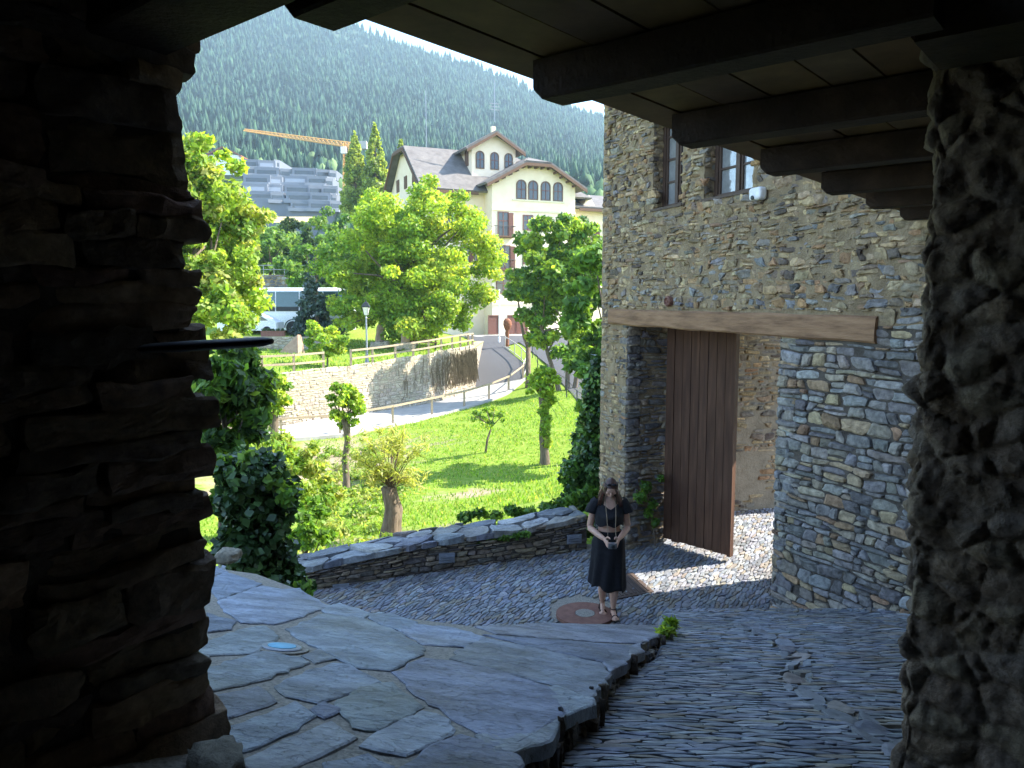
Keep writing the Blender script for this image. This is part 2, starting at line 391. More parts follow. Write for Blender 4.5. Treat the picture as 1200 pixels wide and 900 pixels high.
def lin(a, b, n): return [a + (b-a)*i/(n-1) for i in range(n)]

# ------------------------------------------------------------------ setting: ground sheet, garden, park, street
M['earth'] = ramp_mat('earth', 0.05, [(0.3, (0.05, 0.07, 0.025)), (0.7, (0.09, 0.10, 0.04))], 0.95, 0)
far = MB(); far.add([(-4000, -500, -14), (4000, -500, -14), (4000, 5000, -14), (-4000, 5000, -14)], [(0, 1, 2, 3)])
tag(far.build('ground', M['earth']), kind='structure')
# lawn: green grass, dry straw and bare soil as the garden itself has them
m, t, b = new_mat('lawn', 0.95, 0.1)
g1, f1, _ = noise_ramp(t, 6.0, [(0.3, (0.115, 0.195, 0.022)), (0.5, (0.165, 0.25, 0.03)), (0.72, (0.28, 0.30, 0.07))])
s1, f2, _ = noise_ramp(t, 3.0, [(0.3, (0.22, 0.17, 0.11)), (0.7, (0.34, 0.28, 0.19))])
a = t.nodes.new('ShaderNodeAttribute'); a.attribute_name = 'col'
nzv = t.nodes.new('ShaderNodeTexNoise'); nzv.inputs['Scale'].default_value = 1.3; nzv.inputs['Detail'].default_value = 7
tc = t.nodes.new('ShaderNodeTexCoord'); t.links.new(tc.outputs['Object'], nzv.inputs['Vector'])
mt = t.nodes.new('ShaderNodeMath'); mt.operation = 'ADD'; t.links.new(a.outputs['Fac'], mt.inputs[0]); t.links.new(nzv.outputs['Fac'], mt.inputs[1])
mr = t.nodes.new('ShaderNodeMapRange'); mr.inputs[1].default_value = 0.85; mr.inputs[2].default_value = 1.15; t.links.new(mt.outputs[0], mr.inputs[0])
mx = t.nodes.new('ShaderNodeMix'); mx.data_type = 'RGBA'
t.links.new(mr.outputs[0], mx.inputs[0]); t.links.new(g1, mx.inputs[6]); t.links.new(s1, mx.inputs[7]); t.links.new(mx.outputs[2], b.inputs['Base Color'])
bump(t, b, f1, 0.8, 0.05); M['lawn'] = m
def bare(x, y):      # 0 grass .. 1 bare soil: the left flank under the path is dug over
    p = at(400, 530, 31); q = at(330, 560, 26); r = at(440, 640, 14.5)
    v = 0.0
    for c, s in ((p, 4.5), (q, 4.0), (r, 2.6), (at(545, 560, 22), 1.2)):
        v = max(v, math.exp(-((x-c.x)**2 + (y-c.y)**2)/(s*s)))
    return 0.12 + 0.62*v
def low_z(x, y):
    z = LOWER(x, y) + 0.05*nz(x*0.7, y*0.7, 0)
    if x < XE and y > edge_y(x) - 0.2: z = min(z, UPPER(x, y) - 0.6)
    return z
mb = MB()
xs = lin(-34, 30, 110); ys = [10.9 + 0.25*i for i in range(60)] + lin(26, 52, 70) + lin(53, 135, 40)
vs = [(x, y, low_z(x, y)) for x in xs for y in ys]; ny = len(ys)
mb.add(vs, [(i*ny+j, (i+1)*ny+j, (i+1)*ny+j+1, i*ny+j+1) for i in range(len(xs)-1) for j in range(ny-1)])
mb.c = [(bare(v[0], v[1]),)*3 for v in mb.v]
tag(mb.build('garden_ground', M['lawn'], smooth=True), kind='structure')
mb = MB(); xs = lin(-70, XE, 80); ny = 40
vs = []
for x in xs:
    y0 = edge_y(x)
    for j in range(ny):
        y = y0 + (135-y0)*(j/(ny-1))**1.8; vs.append((x, y, UPPER(x, y)))
mb.add(vs, [(i*ny+j, (i+1)*ny+j, (i+1)*ny+j+1, i*ny+j+1) for i in range(len(xs)-1) for j in range(ny-1)])
mb.c = [(0.1,)*3 for v in mb.v]
tag(mb.build('park_ground', M['lawn'], smooth=True), kind='structure')
def strip(name, left, right, mat, zf, off=0.06, n=12, m=5, kerb=None):
    """ribbon of ground between two polylines of points, draped on zf"""
    def res(L, t):
        k = t*(len(L)-1); i = min(int(k), len(L)-2); return L[i].lerp(L[i+1], k-i)
    mb = MB(); vs = []; N = n*(len(left)-1)
    for i in range(N+1):
        a, b = res(left, i/N), res(right, i/N)
        for j in range(m+1):
            p = a.lerp(b, j/m); vs.append((p.x, p.y, zf(p.x, p.y)+off))
    mb.add(vs, [(i*(m+1)+j, (i+1)*(m+1)+j, (i+1)*(m+1)+j+1, i*(m+1)+j+1) for i in range(N) for j in range(m)])
    return tag(mb.build(name, mat), kind='structure')
PN = [at(-100, 526, 31), at(290, 522, 33), at(400, 512, 35), at(480, 499, 38), at(540, 482, 41.5), at(592, 464, 46), at(614, 450, 50)]      # near kerb of path
PF = [at(-100, 503, 33.5), at(290, 500, 35.6), at(400, 487, 39.3), at(450, 479, 42), at(510, 467, 45.6), at(540, 459, 48.6), at(553, 456, 50.3)]
strip('garden_path', PN, PF, M['concrete'], LOWER, 0.08)
RL = [at(553, 456, 50.3), at(556, 430, 55), at(556, 413, 61), at(553, 401, 68), at(545, 396, 76)]
RR = [at(614, 450, 50), at(617, 434, 54), at(603, 421, 58), at(591, 410, 63), at(680, 396, 76)]
strip('road', RL, RR, M['asphalt'], LOWER, 0.085)
strip('side_road', [at(598, 398, 70), at(640, 425, 54), at(668, 460, 43), at(700, 505, 33), at(760, 560, 26)], [at(700, 398, 70), at(740, 425, 54), at(760, 460, 43), at(800, 505, 33), at(900, 560, 26)], M['asphalt'], LOWER, 0.07)
# kerb wall of the path
mb = MB(); mb.col = (0.5, 0.48, 0.43)
for a, b in zip(PN[1:], PN[2:]):
    for k in range(6):
        p, q = a.lerp(b, k/6), a.lerp(b, (k+1)/6); d = (q-p); d.z = 0; n_ = Vector((d.y, -d.x, 0)).normalized()*0.22
        p.z = LOWER(p.x, p.y) - 0.5; q.z = LOWER(q.x, q.y) - 0.5
        mb.box(p, q-p, n_, (0, 0, 0.64))
tag(mb.build('path_kerb', M['concrete']), kind='structure')

# street: cobbled ramp in front, lower street behind, one sheet with raised setts
SX = lin(-7, 9, 110); SY = lin(-3.0, 15.0, 130)
def street_clip(x, y):        # the lower street ends at the parapet; beyond it the garden lies lower
    return street_z(x, y)
PA0, PA1 = Vector((1.06, 10.62, 0)), Vector((-4.2, 9.25, 0))     # parapet, right and left end of its street face
def wall_side(x, y): d = PA1-PA0; return d.x*(y-PA0.y) - d.y*(x-PA0.x)     # <0 beyond the parapet (garden side)
mb = MB(); idx = {}
def in_street(x, y): return not (x < 1.35 and wall_side(x, y) < -1.2)
vs = [(x, y, street_z(x, y)-0.012 - (0 if in_street(x, y) else 1.2)) for x in SX for y in SY]; ny = len(SY)
mb.mi = 0
fs = []
for i in range(len(SX)-1):
    for j in range(ny-1):
        if in_street(SX[i], SY[j]) and in_street(SX[i+1], SY[j+1]): fs.append((i*ny+j, (i+1)*ny+j, (i+1)*ny+j+1, i*ny+j+1))
mb.add(vs, fs)
mb.mi = 1
def ramp_map(u, v, d):        # setts run across the ramp, bowed like the worn lane
    x, y = u, v - 0.10*(u-1.6) + 0.03*math.sin(u*2.1); return (x, y, street_z(x, y) + d)
EDGE_R = [on_terr(*p) for p in ((600, 884), (640, 866), (664, 836), (692, 824), (702, 800), (716, 788), (737, 772), (750, 762), (768, 753), (782, 742))]
def terr_edge_x(y):
    L = EDGE_R
    if y <= L[0].y: return L[0].x - 0.25*(L[0].y-y)
    for a, b in zip(L, L[1:]):
        if min(a.y, b.y) <= y <= max(a.y, b.y): return a.x + (b.x-a.x)*(y-a.y)/(b.y-a.y+1e-9)
    return 1.0
setc = pick([(0.215, 0.235, 0.275), (0.26, 0.28, 0.32), (0.165, 0.18, 0.21), (0.235, 0.245, 0.265), (0.30, 0.31, 0.325), (0.25, 0.225, 0.19)], 0.2)
pl = cells(-1.2, 5.4, 1.4, 7.9, 0.14, 0.033, 0.48, 0.05, 11, 0.22)
def ramp_keep(u, v):
    y = v - 0.10*(u-1.6); return u > terr_edge_x(y) - 0.12 and y < 7.9 and not (abs(u - (1.35+0.16*(y-2.5)+0.08*math.sin(y*3))) < 0.06 and 1.5 < y < 5.6)
raise_stones(mb, pl, ramp_map, setc, gap=0.003, h=(0.000, 0.007), base=-0.015, tilt=0.06, chaikin=1, rough=0.15, keep=ramp_keep, seed=5)
# runnel of flat stones down the ramp
def run_map(u, v, d):
    x = 1.35+0.16*(v-2.5)+0.08*math.sin(v*3) + u; return (x, v, street_z(x, v)+d)
raise_stones(mb, cells(-0.1, 0.1, 1.4, 5.7, 0.13, 0.2, 0.3, 0, 4), run_map, pick([(0.17, 0.18, 0.2), (0.21, 0.22, 0.24), (0.26, 0.24, 0.21)], 0.2), gap=0.01, h=(0.002, 0.008), keep=lambda u, v: abs(u) < 0.08, seed=9)
def low_map(u, v, d):
    x, y = 1.5 + u*0.8 + v*0.6, 8.8 - u*0.6 + v*0.8
    return (x, y, street_z(x, y) + d)
def low_keep(u, v):
    x, y, _ = low_map(u, v, 0)
    if y < 6.4 or (x < 1.3 and wall_side(x, y) < 0.02): return False
    return math.hypot(x-0.86, y-8.86) > 0.4 and y < 12.6
raise_stones(mb, cells(-6.2, 5, -4.2, 5.6, 0.05, 0.12, 0.25, 0.06, 21, 0.45), low_map, setc, gap=0.005, h=(0.002, 0.011), base=-0.03, tilt=0.1, chaikin=1, rough=0.14, keep=low_keep, seed=6)
tag(mb.build('street', [M['grit'], M['sett']]), kind='structure')

# ------------------------------------------------------------------ terrace of slate slabs
TO = [on_terr(*p) for p in ((236, 663), (300, 672), (352, 691), (384, 707), (402, 713), (470, 723), (560, 734), (640, 730), (700, 731), (778, 733))] + [p - Vector((.05, 0, 0)) for p in EDGE_R[::-1]] + \
     [Vector((0.05, 1.9, 0)), Vector((0.0, 1.0, 0)), Vector((0.0, -3.5, 0)), Vector((-4.5, -3.5, 0)), Vector((-4.8, 6.0, 0))]
mb = MB(); n = len(TO)
top = [(p.x, p.y, terr_z(p.x, p.y)-0.004) for p in TO]; bot = [(p.x, p.y, -4.4) for p in TO]
mb.mi = 0; mb.add(top + bot, [tuple(range(n))[::-1]] + [(i, (i+1) % n, n+(i+1) % n, n+i) for i in range(n)])
def A(L): return [(230+x/3, 640+y/3) for x, y in L]
SL = [A(q) for q in (
    [(0, 85), (62, 68), (100, 90), (30, 112)], [(55, 115), (105, 93), (222, 133), (80, 188), (50, 150)],
    [(85, 196), (232, 142), (300, 155), (362, 152), (455, 212), (330, 260), (275, 273), (160, 268), (110, 232)], [(40, 240), (125, 266), (118, 290), (45, 300)],
    [(332, 295), (450, 238), (590, 258), (700, 302), (800, 362), (770, 385), (680, 438), (560, 424), (440, 365)], [(455, 216), (505, 202), (600, 236), (585, 254), (460, 236)],
    [(604, 242), (690, 240), (765, 268), (762, 285), (720, 298), (640, 270)], [(772, 280), (890, 287), (1005, 320), (940, 355), (800, 345), (730, 300)],
    [(40, 345), (150, 300), (240, 285), (285, 320), (200, 372), (40, 385)], [(40, 440), (230, 374), (370, 397), (390, 412), (170, 488), (40, 508)],
    [(388, 388), (432, 367), (478, 396), (420, 410)], [(290, 492), (480, 415), (540, 422), (632, 480), (430, 548), (330, 525)],
    [(40, 545), (215, 497), (272, 550), (60, 622)], [(512, 556), (580, 497), (690, 487), (775, 565), (640, 648), (560, 630)],
    [(60, 668), (340, 558), (418, 600), (180, 718), (80, 720)], [(420, 577), (450, 552), (485, 577), (450, 604)],
    [(577, 705), (790, 587), (890, 612), (890, 663), (740, 734)], [(190, 745), (470, 627), (540, 680), (330, 778), (200, 800)],
    [(735, 785), (930, 667), (1060, 702), (1135, 770), (1060, 900), (740, 850)], [(480, 772), (600, 742), (660, 782), (640, 850), (480, 850)])]
SL += [[(467, 790), (497, 773), (530, 776), (583, 788), (640, 806), (662, 834), (601, 874), (550, 853), (517, 830), (483, 807)],
       [(529, 772), (567, 749), (640, 763), (702, 778), (712, 790), (690, 818), (652, 803), (583, 785)],
       [(572, 745), (640, 750), (735, 757), (733, 770), (708, 776), (640, 761)], [(562, 735), (640, 731), (775, 734), (779, 741), (748, 754), (640, 748), (585, 743)]]
SL += [[(664, 837), (693, 825), (691, 819), (652, 804), (645, 807)], [(703, 801), (717, 789), (713, 791), (694, 817)], [(716, 788), (738, 773), (735, 769), (709, 777)], [(738, 772), (751, 763), (750, 755), (737, 758)], [(602, 884), (641, 867), (663, 838), (602, 875), (560, 862), (575, 880)]]
slabc = pick([(0.205, 0.235, 0.30), (0.24, 0.27, 0.335), (0.17, 0.195, 0.25), (0.27, 0.295, 0.34), (0.225, 0.24, 0.265)], 0.14)
mb.mi = 1; rn = random.Random(5)
def slab(P, z0, H=0.007, seg=0.05):
    pts = []
    for i in range(len(P)):          # edges chipped along their length
        a, b = P[i], P[(i+1) % len(P)]; k = max(2, int((b-a).length/seg))
        for j in range(k): pts.append(a.lerp(b, j/k))
    c = sum(pts, Vector())/len(pts); n = len(pts); rings = []
    jit = [rn.uniform(0.002, 0.030) for _ in pts]
    for sc, h, sh in ((-0.006, -0.05, 0.0), (-0.006, H*0.2, 0.0), (0.004, H*0.9, 0), (0.04, H, 0)):
        r = []
        for p, q in zip(pts, jit):
            d = (c-p); L = d.length; d = d/L
            w = p + d*min(L*0.6, sc*rn.uniform(0.6, 1.6) - q + sh)
            r.append(Vector((w.x, w.y, terr_z(w.x, w.y)+h+0.005*nz(w.x*5, w.y*5, 1.7)+0.004*nz(w.x*14, w.y*14, 4))))
        rings.append(r)
    mb.col = slabc(rn, 0, 0)
    o = len(mb.v); mb.loft(rings, cap=False)
    vs = []; fs = []; K = 5           # inner rings to the centre carry the cleft relief
    prev = rings[-1]; base = len(mb.v)
    for k in range(1, K):
        r = []
        for p in prev:
            pass
        r = []
        for p in rings[-1]:
            w = p.lerp(c, k/K); r.append(Vector((w.x, w.y, terr_z(w.x, w.y)+H+0.006*nz(w.x*5, w.y*5, 1.7)+0.004*nz(w.x*14, w.y*14, 4))))
        vs += r
    allv = rings[-1] + vs + [Vector((c.x, c.y, terr_z(c.x, c.y)+H))]
    for k in range(K-1):
        fs += [(k*n+i, k*n+(i+1) % n, (k+1)*n+(i+1) % n, (k+1)*n+i) for i in range(n)]
    fs += [((K-1)*n+i, (K-1)*n+(i+1) % n, K*n) for i in range(n)]
    mb.add(allv, fs)
for q in SL: slab([on_terr(*p) for p in q], 0)
# slabs out of the frame: the rest of the terrace by the walls
polys = cells(-4.6, 0.0, -3.4, 6.0, 0.75, 0.55, 0.3, 0, 31)
def seen(p):
    return p.y > 0.3 and 600+900*p.x/p.y > 225
for q in polys:
    P = [Vector((x, y, 0)) for x, y in q]
    c = sum(P, Vector())/len(P)
    if any(seen(p) for p in P): continue
    if not (-4.7 < c.x < -0.4 and -3.3 < c.y < 5.8): continue
    P = [p.lerp(c, 0.04) for p in P]
    if abs((P[1]-P[0]).length) < 0.02: P = P[1:]
    slab(P, 0)
# edge: slate shards set upright under the slabs, dark hollows between
mb.mi = 2
for a, b in zip(EDGE_R, EDGE_R[1:]):
    L = (b-a).length; k = max(2, int(L/0.016))
    for j in range(k):
        p = a.lerp(b, (j+rn.random())/k) + Vector((rn.uniform(-0.03, 0.03), 0, 0)); zt = terr_z(p.x, p.y)
        zb = street_z(p.x, p.y)-0.08; top_ = zt + rn.uniform(-0.10, -0.035); p.x -= .035; spike = rn.random() < .06
        if spike: top_ = zt + rn.uniform(.0, .03); p.x += .045
        if top_ - zb < 0.03: top_ = zb + 0.05
        mb.col = rn.choice([(0.10, 0.075, 0.055), (0.17, 0.13, 0.09), (0.13, 0.12, 0.115), (0.26, 0.23, 0.19)])
        al = (b-a).normalized(); al.z = 0; pp = Vector((al.y, -al.x, 0))
        rough_block(mb, (p.x, p.y, (top_+zb)/2), al*(rn.uniform(.003, .007) if spike else rn.uniform(.006, .022)), pp*(rn.uniform(.010, .022) if spike else rn.uniform(.015, .04)), Z*((top_-zb)/2) + al*rn.uniform(-.015, .015), 0.010, 0.1, 25)
tag(mb.build('terrace', [M['grit'], M['slab'], M['slate_wall']]), kind='structure')

# ------------------------------------------------------------------ passage: left wall, right pier, ceiling
CL = ec(1.03, -1.9); 
root = thing('stone_wall', ec(0.0, -2.1, -1.2), 'dark dry-laid slate wall of the passage with ragged layered edge at the left', 'wall')
mb = MB(); rn = random.Random(8)
z = -2.2
while z < 1.05:
    h = rn.choice([rn.uniform(0.03, 0.055), rn.uniform(0.06, 0.13), rn.uniform(0.04, 0.08)])
    e0 = 1.03 + rn.choice([rn.uniform(-0.035, 0.02), rn.uniform(-0.01, 0.05)]) - 0.03*(z > 0.3)
    lead = True
    while e0 > -2.6:
        L = rn.uniform(0.14, 0.5)
        mb.col = pick(DARKST, 0.25)(rn, 0, 0)
        c = ec(e0-L/2, -1.9-0.2+rn.uniform(-0.022, 0.02), z+h/2)
        tl = rn.uniform(-0.03, 0.03)
        rough_block(mb, c, E*(L/2-0.004)+Z*L/2*tl, Cc*0.2, Z*(h/2+0.005)+Cc*rn.uniform(-.006, .006), 0.022, 0.18, 8)
        if lead or e0 > 0.6:      # back layer at the visible end
            mb.col = pick(DARKST, 0.25)(rn, 0, 0)
            rough_block(mb, ec(e0-L/2+rn.uniform(-.03, .05), -2.5, z+h/2), E*L/2, Cc*0.2, Z*h/2, 0.02, 0.4, 8)
        e0 -= L; lead = False
    z += h
mb.build('stonework', M['slate_wall'], root, smooth=False)
mb = MB(); mb.box(ec(0.975, -2.68, -4.2), E*-3.5, Cc*0.75, Z*5.3); mb.build('wall_core', M['dark_mortar'], root)
# the low corner boulder at its foot
mb = MB(); mb.col = (0.26, 0.24, 0.19); p = on_terr(268, 905)
rough_block(mb, p + Vector((-0.03, 0.0, 0.0)), (0.06, 0.03, 0), (-0.03, 0.08, 0), (0, 0, 0.055), 0.02, 0.9, 9)
tag(mb.build('corner_stone', M['slate_wall'], smooth=True), 'lichen-speckled boulder half hidden at the foot of the left slate wall', 'boulder')
mb = MB(); p = on_terr(262, 656); mb.col = (0.30, 0.27, 0.2)
rough_block(mb, Vector((p.x, p.y+0.1, p.z)), (0.10, 0.02, 0), (0, 0.09, 0), (0, 0, 0.045), 0.03, 0.6, 9)
tag(mb.build('edge_stone', M['slate_wall'], smooth=True), 'small pale stone at the foot of the ivy bush on the terrace rim', 'stone')
# iron plate stuck in the left wall
mb = MB(); p0 = at(178, 408, 1.72); p1 = at(318, 400, 1.66)
d = p1-p0; s_ = Vector((0.2, 1, 0)).normalized()
rr = []
for t_, w, hh in ((0, .05, .011), (.3, .055, .012), (.75, .05, .011), (.93, .035, .010), (1, .012, .006)):
    c = p0 + d*t_; rr.append([c + s_*w*math.cos(2*math.pi*k/12) + Z*hh*math.sin(2*math.pi*k/12) for k in range(12)])
mb.loft(rr); tag(mb.build('iron_tongue', M['iron'], smooth=True), 'dark flat tongue of iron sticking out of the left wall', 'shelf')

def pier_wall(root):
    """right pier: end face across the passage, long face under the balcony, rough rubble"""
    mb = MB(); rn = random.Random(12)
    def fmap(u, v, d):           # u along +c from the corner, v = height, d outwards (-e)
        bul = 0.05*nz(u*2.2, v*2.2, 7)+0.035*nz(u*6, v*6, 2)
        return ec(2.42 - d - bul - 0.05*smooth(-1.2, -2.3, v), -0.52+u+0.03*nz(v*3, 1.5, 0)+0.02*nz(v*9, 2.5, 0), v)
    # one continuous rubble skin: long face, rounded corner, end face; stones swell out of it
    prof = []; RC = .07
    for k in range(40): prof.append((2.41+RC+.9*(1-k/40), -.555, 0.0, -1.0))
    for k in range(12): a = math.pi/2*k/12; prof.append((2.41+RC-RC*math.sin(a), -.555+RC-RC*math.cos(a), -math.sin(a), -math.cos(a)))
    for k in range(76): prof.append((2.41, -.555+RC+k*.0075, -1.0, 0.0))
    for k in range(20): prof.append((2.41, .10+k*.17, -1.0, 0.0))
    zs = lin(-2.9, -1.75, 30) + lin(-1.74, .98, 300); vs = []; ny = len(zs); arc = 0.0; cols = []
    pal = [(0.21, 0.16, 0.12), (0.16, 0.13, 0.105), (0.26, 0.20, 0.14), (0.19, 0.145, 0.115), (0.25, 0.205, 0.14), (0.17, 0.14, 0.12)]
    for q, (e, c, ne, nc) in enumerate(prof):
        if q: arc += math.hypot(e-prof[q-1][0], c-prof[q-1][1])
        for z in zs:
            w = Vector((arc*7.5+.25*nz(arc*7, z*7, 3), z*11.0+.3*nz(arc*6, z*6, 8), 0.5)); D, Pn = noise.voronoi(w)
            f = D[1]-D[0]; st = min(1, f*2.2)**.6; hid = int(abs(math.sin(Pn[0][0]*12.98+Pn[0][1]*78.2)*43758.5)) % 97/97
            d = st*(.010+.028*hid) + .016*nz(arc*14, z*14, 1)*(.4+st) + .007*nz(arc*40, z*40, 2) + .04*nz(arc*1.5, z*1.7, 6) - .035
            vs.append(ec(e+ne*d, c+nc*d, z)); k = .55 + .45*min(1, f*4); p_ = pal[int(hid*96) % 6]; cols.append(tuple((x*.6+y*.4)*1.35 for x, y in zip(p_, (.20, .155, .115))) if f > .1 else (.25, .195, .145))
    n_ = len(prof); mb.add(vs, [(i*ny+j, (i+1)*ny+j, (i+1)*ny+j+1, i*ny+j+1) for i in range(n_-1) for j in range(ny-1)]); mb.c = cols
    M['pier_stone'] = attr_mat('pier_stone', .92, 55, .6, 1.35, 1.0, .015, stain=(9, (.72, .66, .6))); mb.build('stonework', M['pier_stone'], root, smooth=True)
    mb = MB(); mb.box(ec(2.52, -0.48, -4.2), E*4.3, Cc*0.62, Z*8.9); mb.box(ec(2.52, 0.16, -4.2), E*0.6, Cc*3.6, Z*5.4)
    mb.build('wall_core', M['dark_mortar'], root)
root = thing('stone_pier', ec(2.6, 0.2, -2.0), 'rough dark rubble pier carrying the gallery at the right edge', 'wall')
pier_wall(root)
# the long face towards the street, beyond the pier
mb = MB()
raise_stones(mb, cells(2.9, 6.6, -3.6, 4.5, 0.24, 0.12, 0.42, 0.1, 44), lambda u, v, d: ec(u, -0.48-d, v), pick(WARM, 0.2), gap=0.013, h=(0.01, 0.035), seed=14)
mb.build('street_face', M['rubble'], root)
# passage shell behind the camera, unseen walls added to keep it dark
root = thing('passage_vault', ec(0.0, 0.6, -1.5), 'black timber ceiling of the covered passage at the top left, unseen walls added for darkness', 'passage')
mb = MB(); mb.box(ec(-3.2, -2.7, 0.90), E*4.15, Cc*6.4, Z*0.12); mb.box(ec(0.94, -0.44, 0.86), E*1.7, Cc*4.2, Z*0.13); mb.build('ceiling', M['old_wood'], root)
mb = MB(); mb.box(ec(-2.75, -2.6, -4), E*-0.4, Cc*6.3, Z*5.0); mb.box(ec(-2.74, 3.3, -4), E*5.6, Cc*0.4, Z*4.98); mb.build('darkening_wall', M['dark_mortar'], root)

# passage beam over the left wall
mb = MB()
rr = []
for i in range(15):
    c = -2.55 + i*0.42; w = 0.004*nz(c*3, 1, 1); r = []
    for (a, b) in ((0.78, 0.605), (0.955, 0.60), (0.965, 0.61), (0.965, 0.87), (0.955, 0.88), (0.78, 0.88), (0.77, 0.87), (0.77, 0.612)):
        r.append(ec(a+w, c, b+0.005*nz(c*2, a*9, b*9)))
    rr.append(r)
mb.loft(rr)
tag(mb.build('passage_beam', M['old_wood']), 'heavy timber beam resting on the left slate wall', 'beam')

# balcony: joists, planks
root = thing('timber_gallery', ec(3.5, -0.9, 0.6), 'overhanging timber gallery floor of dark planks on joists, overhead', 'gallery')
rn = random.Random(4)
def joist(e):
    mb = MB(); rr = []; w = 0.058
    for c in (-1.47, -1.44, -1.2, -0.9, -0.6, -0.40):
        r = []
        dz = 0.03 if c == -1.47 else 0.0
        for a, b in ((-w+.006, .60+dz), (w-.006, .60+dz), (w, .607+dz), (w, .716), (-w, .716), (-w, .607+dz)):
            r.append(ec(e+a+0.004*nz(c*4, e, a), c, b+0.004*nz(c*5, e*3, b)))
        rr.append(r)
    mb.loft(rr); return mb
jl = []
for k in range(7):
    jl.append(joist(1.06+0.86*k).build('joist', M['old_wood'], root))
e0 = 1.0; mb = MB()
c0 = -1.61
while c0 < -0.46:                    # planks run along the gallery, each with its own sag
    w = rn.uniform(0.15, 0.21); z0 = 0.722 + rn.uniform(0, 0.004); mb.col = tuple(x*rn.uniform(0.75, 1.25) for x in (0.125, 0.075, 0.034))
    rr = []
    for i in range(14):
        e = 0.985+i*(7.4-0.985)/13
        rr.append([ec(e, c0+.004, z0+.003*nz(e, c0*7, 0)), ec(e, c0+w-.004, z0+.003*nz(e, c0*7, 5)), ec(e, c0+w-.004, z0+.03), ec(e, c0+.004, z0+.03)])
    mb.loft(rr); c0 += w
M['plank'] = attr_mat('plank', 0.75, 6, 0.55, 1.5, 0.5, 0.004, stretch=(1, 1, 1))
mb.build('planking', M['plank'], root)
mb = MB(); mb.col = (0.05, 0.032, 0.02); mb.box(ec(0.98, -1.60, 0.757), E*6.5, Cc*1.14, Z*0.03); mb.build('upper_boards', M['plank'], root)
mb = MB(); mb.box(ec(2.02, -0.47, 0.60), E*0.28, Cc*2.6, Z*0.15); mb.build('header_beam', M['old_wood'], root)
# upper storey wall on the pier and its roof, out of the frame, added to shade the street
root = thing('upper_shade_mass', ec(4.0, 0.4, 0.8), 'unseen upper storey added above the gallery to shade the street', 'house')
mb = MB(); mb.box(ec(-2.6, -0.46, 1.03), E*5.1, Cc*0.5, Z*3.8); mb.build('wall', M['mortar'], root)
mb = MB(); mb.box(ec(-3.0, -1.75, 4.75), E*10.2, Cc*3.6 + Z*0.9, Z*0.16); mb.build('roof', M['slate_wall'], root)

# ------------------------------------------------------------------ house with the gate
GH = thing('gate_house', gw(2.0, -3.4, -0.3), 'old rubble stone house with small panes above a timber-lintelled cart gate', 'house')
mb = MB(); T = 0.7
def wbox(s0, s1, z0, z1, d0=0.0, d1=-T): mb.box(gw(s0, z0, d1), Wd*(s1-s0), Z*(z1-z0), Wn*(d0-d1))
H1, H2, ZS, ZT = (0.56, 1.20), (1.62, 2.46), 1.19, 2.3
wbox(-0.70, 0.0, -4.6, -0.2); wbox(2.957, 6.4, -4.6, -0.2)
wbox(-0.703, 6.403, -0.2, ZS, 0.002, -T-.002)
for a, b in ((-0.70, H1[0]), (H1[1], H2[0]), (H2[1], 6.4)): wbox(a, b, ZS, ZT)
wbox(-0.703, 6.403, ZT, 4.7, 0.002, -T-.002)
mb.build('mortar_bed', M['mortar'], GH)
mb = MB()
def skin(u0, u1, v0, v1, st=.028, amp=.015, o=.004):
    nu, nv = int((u1-u0)/st)+1, int((v1-v0)/st)+1
    vs = [gw(u0+(u1-u0)*i/nu, v0+(v1-v0)*j/nv, o+amp*nz(i*.16, j*.2, u0)+amp*.7*nz(i*.5, j*.5, u0+9)) for i in range(nu+1) for j in range(nv+1)]
    mb.add(vs, [(i*(nv+1)+j, (i+1)*(nv+1)+j, (i+1)*(nv+1)+j+1, i*(nv+1)+j+1) for i in range(nu) for j in range(nv)])
skin(-.70, 6.3, -.07, ZS-.03, amp=.011, o=.008)
for a_, b_ in ((-.70, H1[0]), (H1[1], H2[0]), (H2[1], 6.3)): skin(a_, b_, ZS-.03, ZT)
skin(-.70, -.0, -4.2, -.34, o=.008)
mb.build('mortar_face', M['mortar'], GH, smooth=True)
mb = MB(); mb.box(gw(2.96, -4.3, .0), Wd*3.4, Z*4.1, Wn*.004)
mb.build('pier_bed', M['dark_mortar'], GH)
mb = MB()
def hole(u, v):
    if 0 < u < 2.957 and v < -0.30: return True
    if -0.47 < u < 4.16 and -0.36 < v < -0.07: return True
    return any(a-0.0 < u < b and ZS-0.02 < v < ZT for a, b in (H1, H2))
bands = [(0.9, 0.0)]
pierpal = pick(RUBBLE, 0.2); warmpal = pick(WARM, 0.2)
raise_stones(mb, courses(2.957, 6.3, -4.0, -0.08, (.045, .13), (.09, .34), 51, .35, .3), gw, pierpal, gap=0.007, h=(0.012, 0.05), base=-0.03, tilt=0.2, chaikin=1, rough=0.10, keep=lambda u, v: u > 2.96 and not hole(u, v), seed=15)
def upcol(rn, u, v):
    if rn.random() < (0.3 if v < .35 else .08): return pierpal(rn, u, v)
    return warmpal(rn, u, v)
raise_stones(mb, courses(-0.66, 6.3, -0.08, 3.0, (.035, .10), (.06, .24), 52, .5, .35, .4), gw, upcol, gap=0.005, h=(0.0, 0.034), base=-0.04, tilt=0.35, chaikin=1, rough=0.2, keep=lambda u, v: -0.66 < u and not hole(u, v), seed=16)
raise_stones(mb, courses(-0.70, 0.02, -4.2, -0.08, (.04, .10), (.07, .26), 53, .4), gw, warmpal, gap=0.013, h=(0.0, 0.03), base=-0.03, tilt=0.3, rough=0.16, keep=lambda u, v: -0.66 < u < -0.02 and not hole(u, v), seed=17)
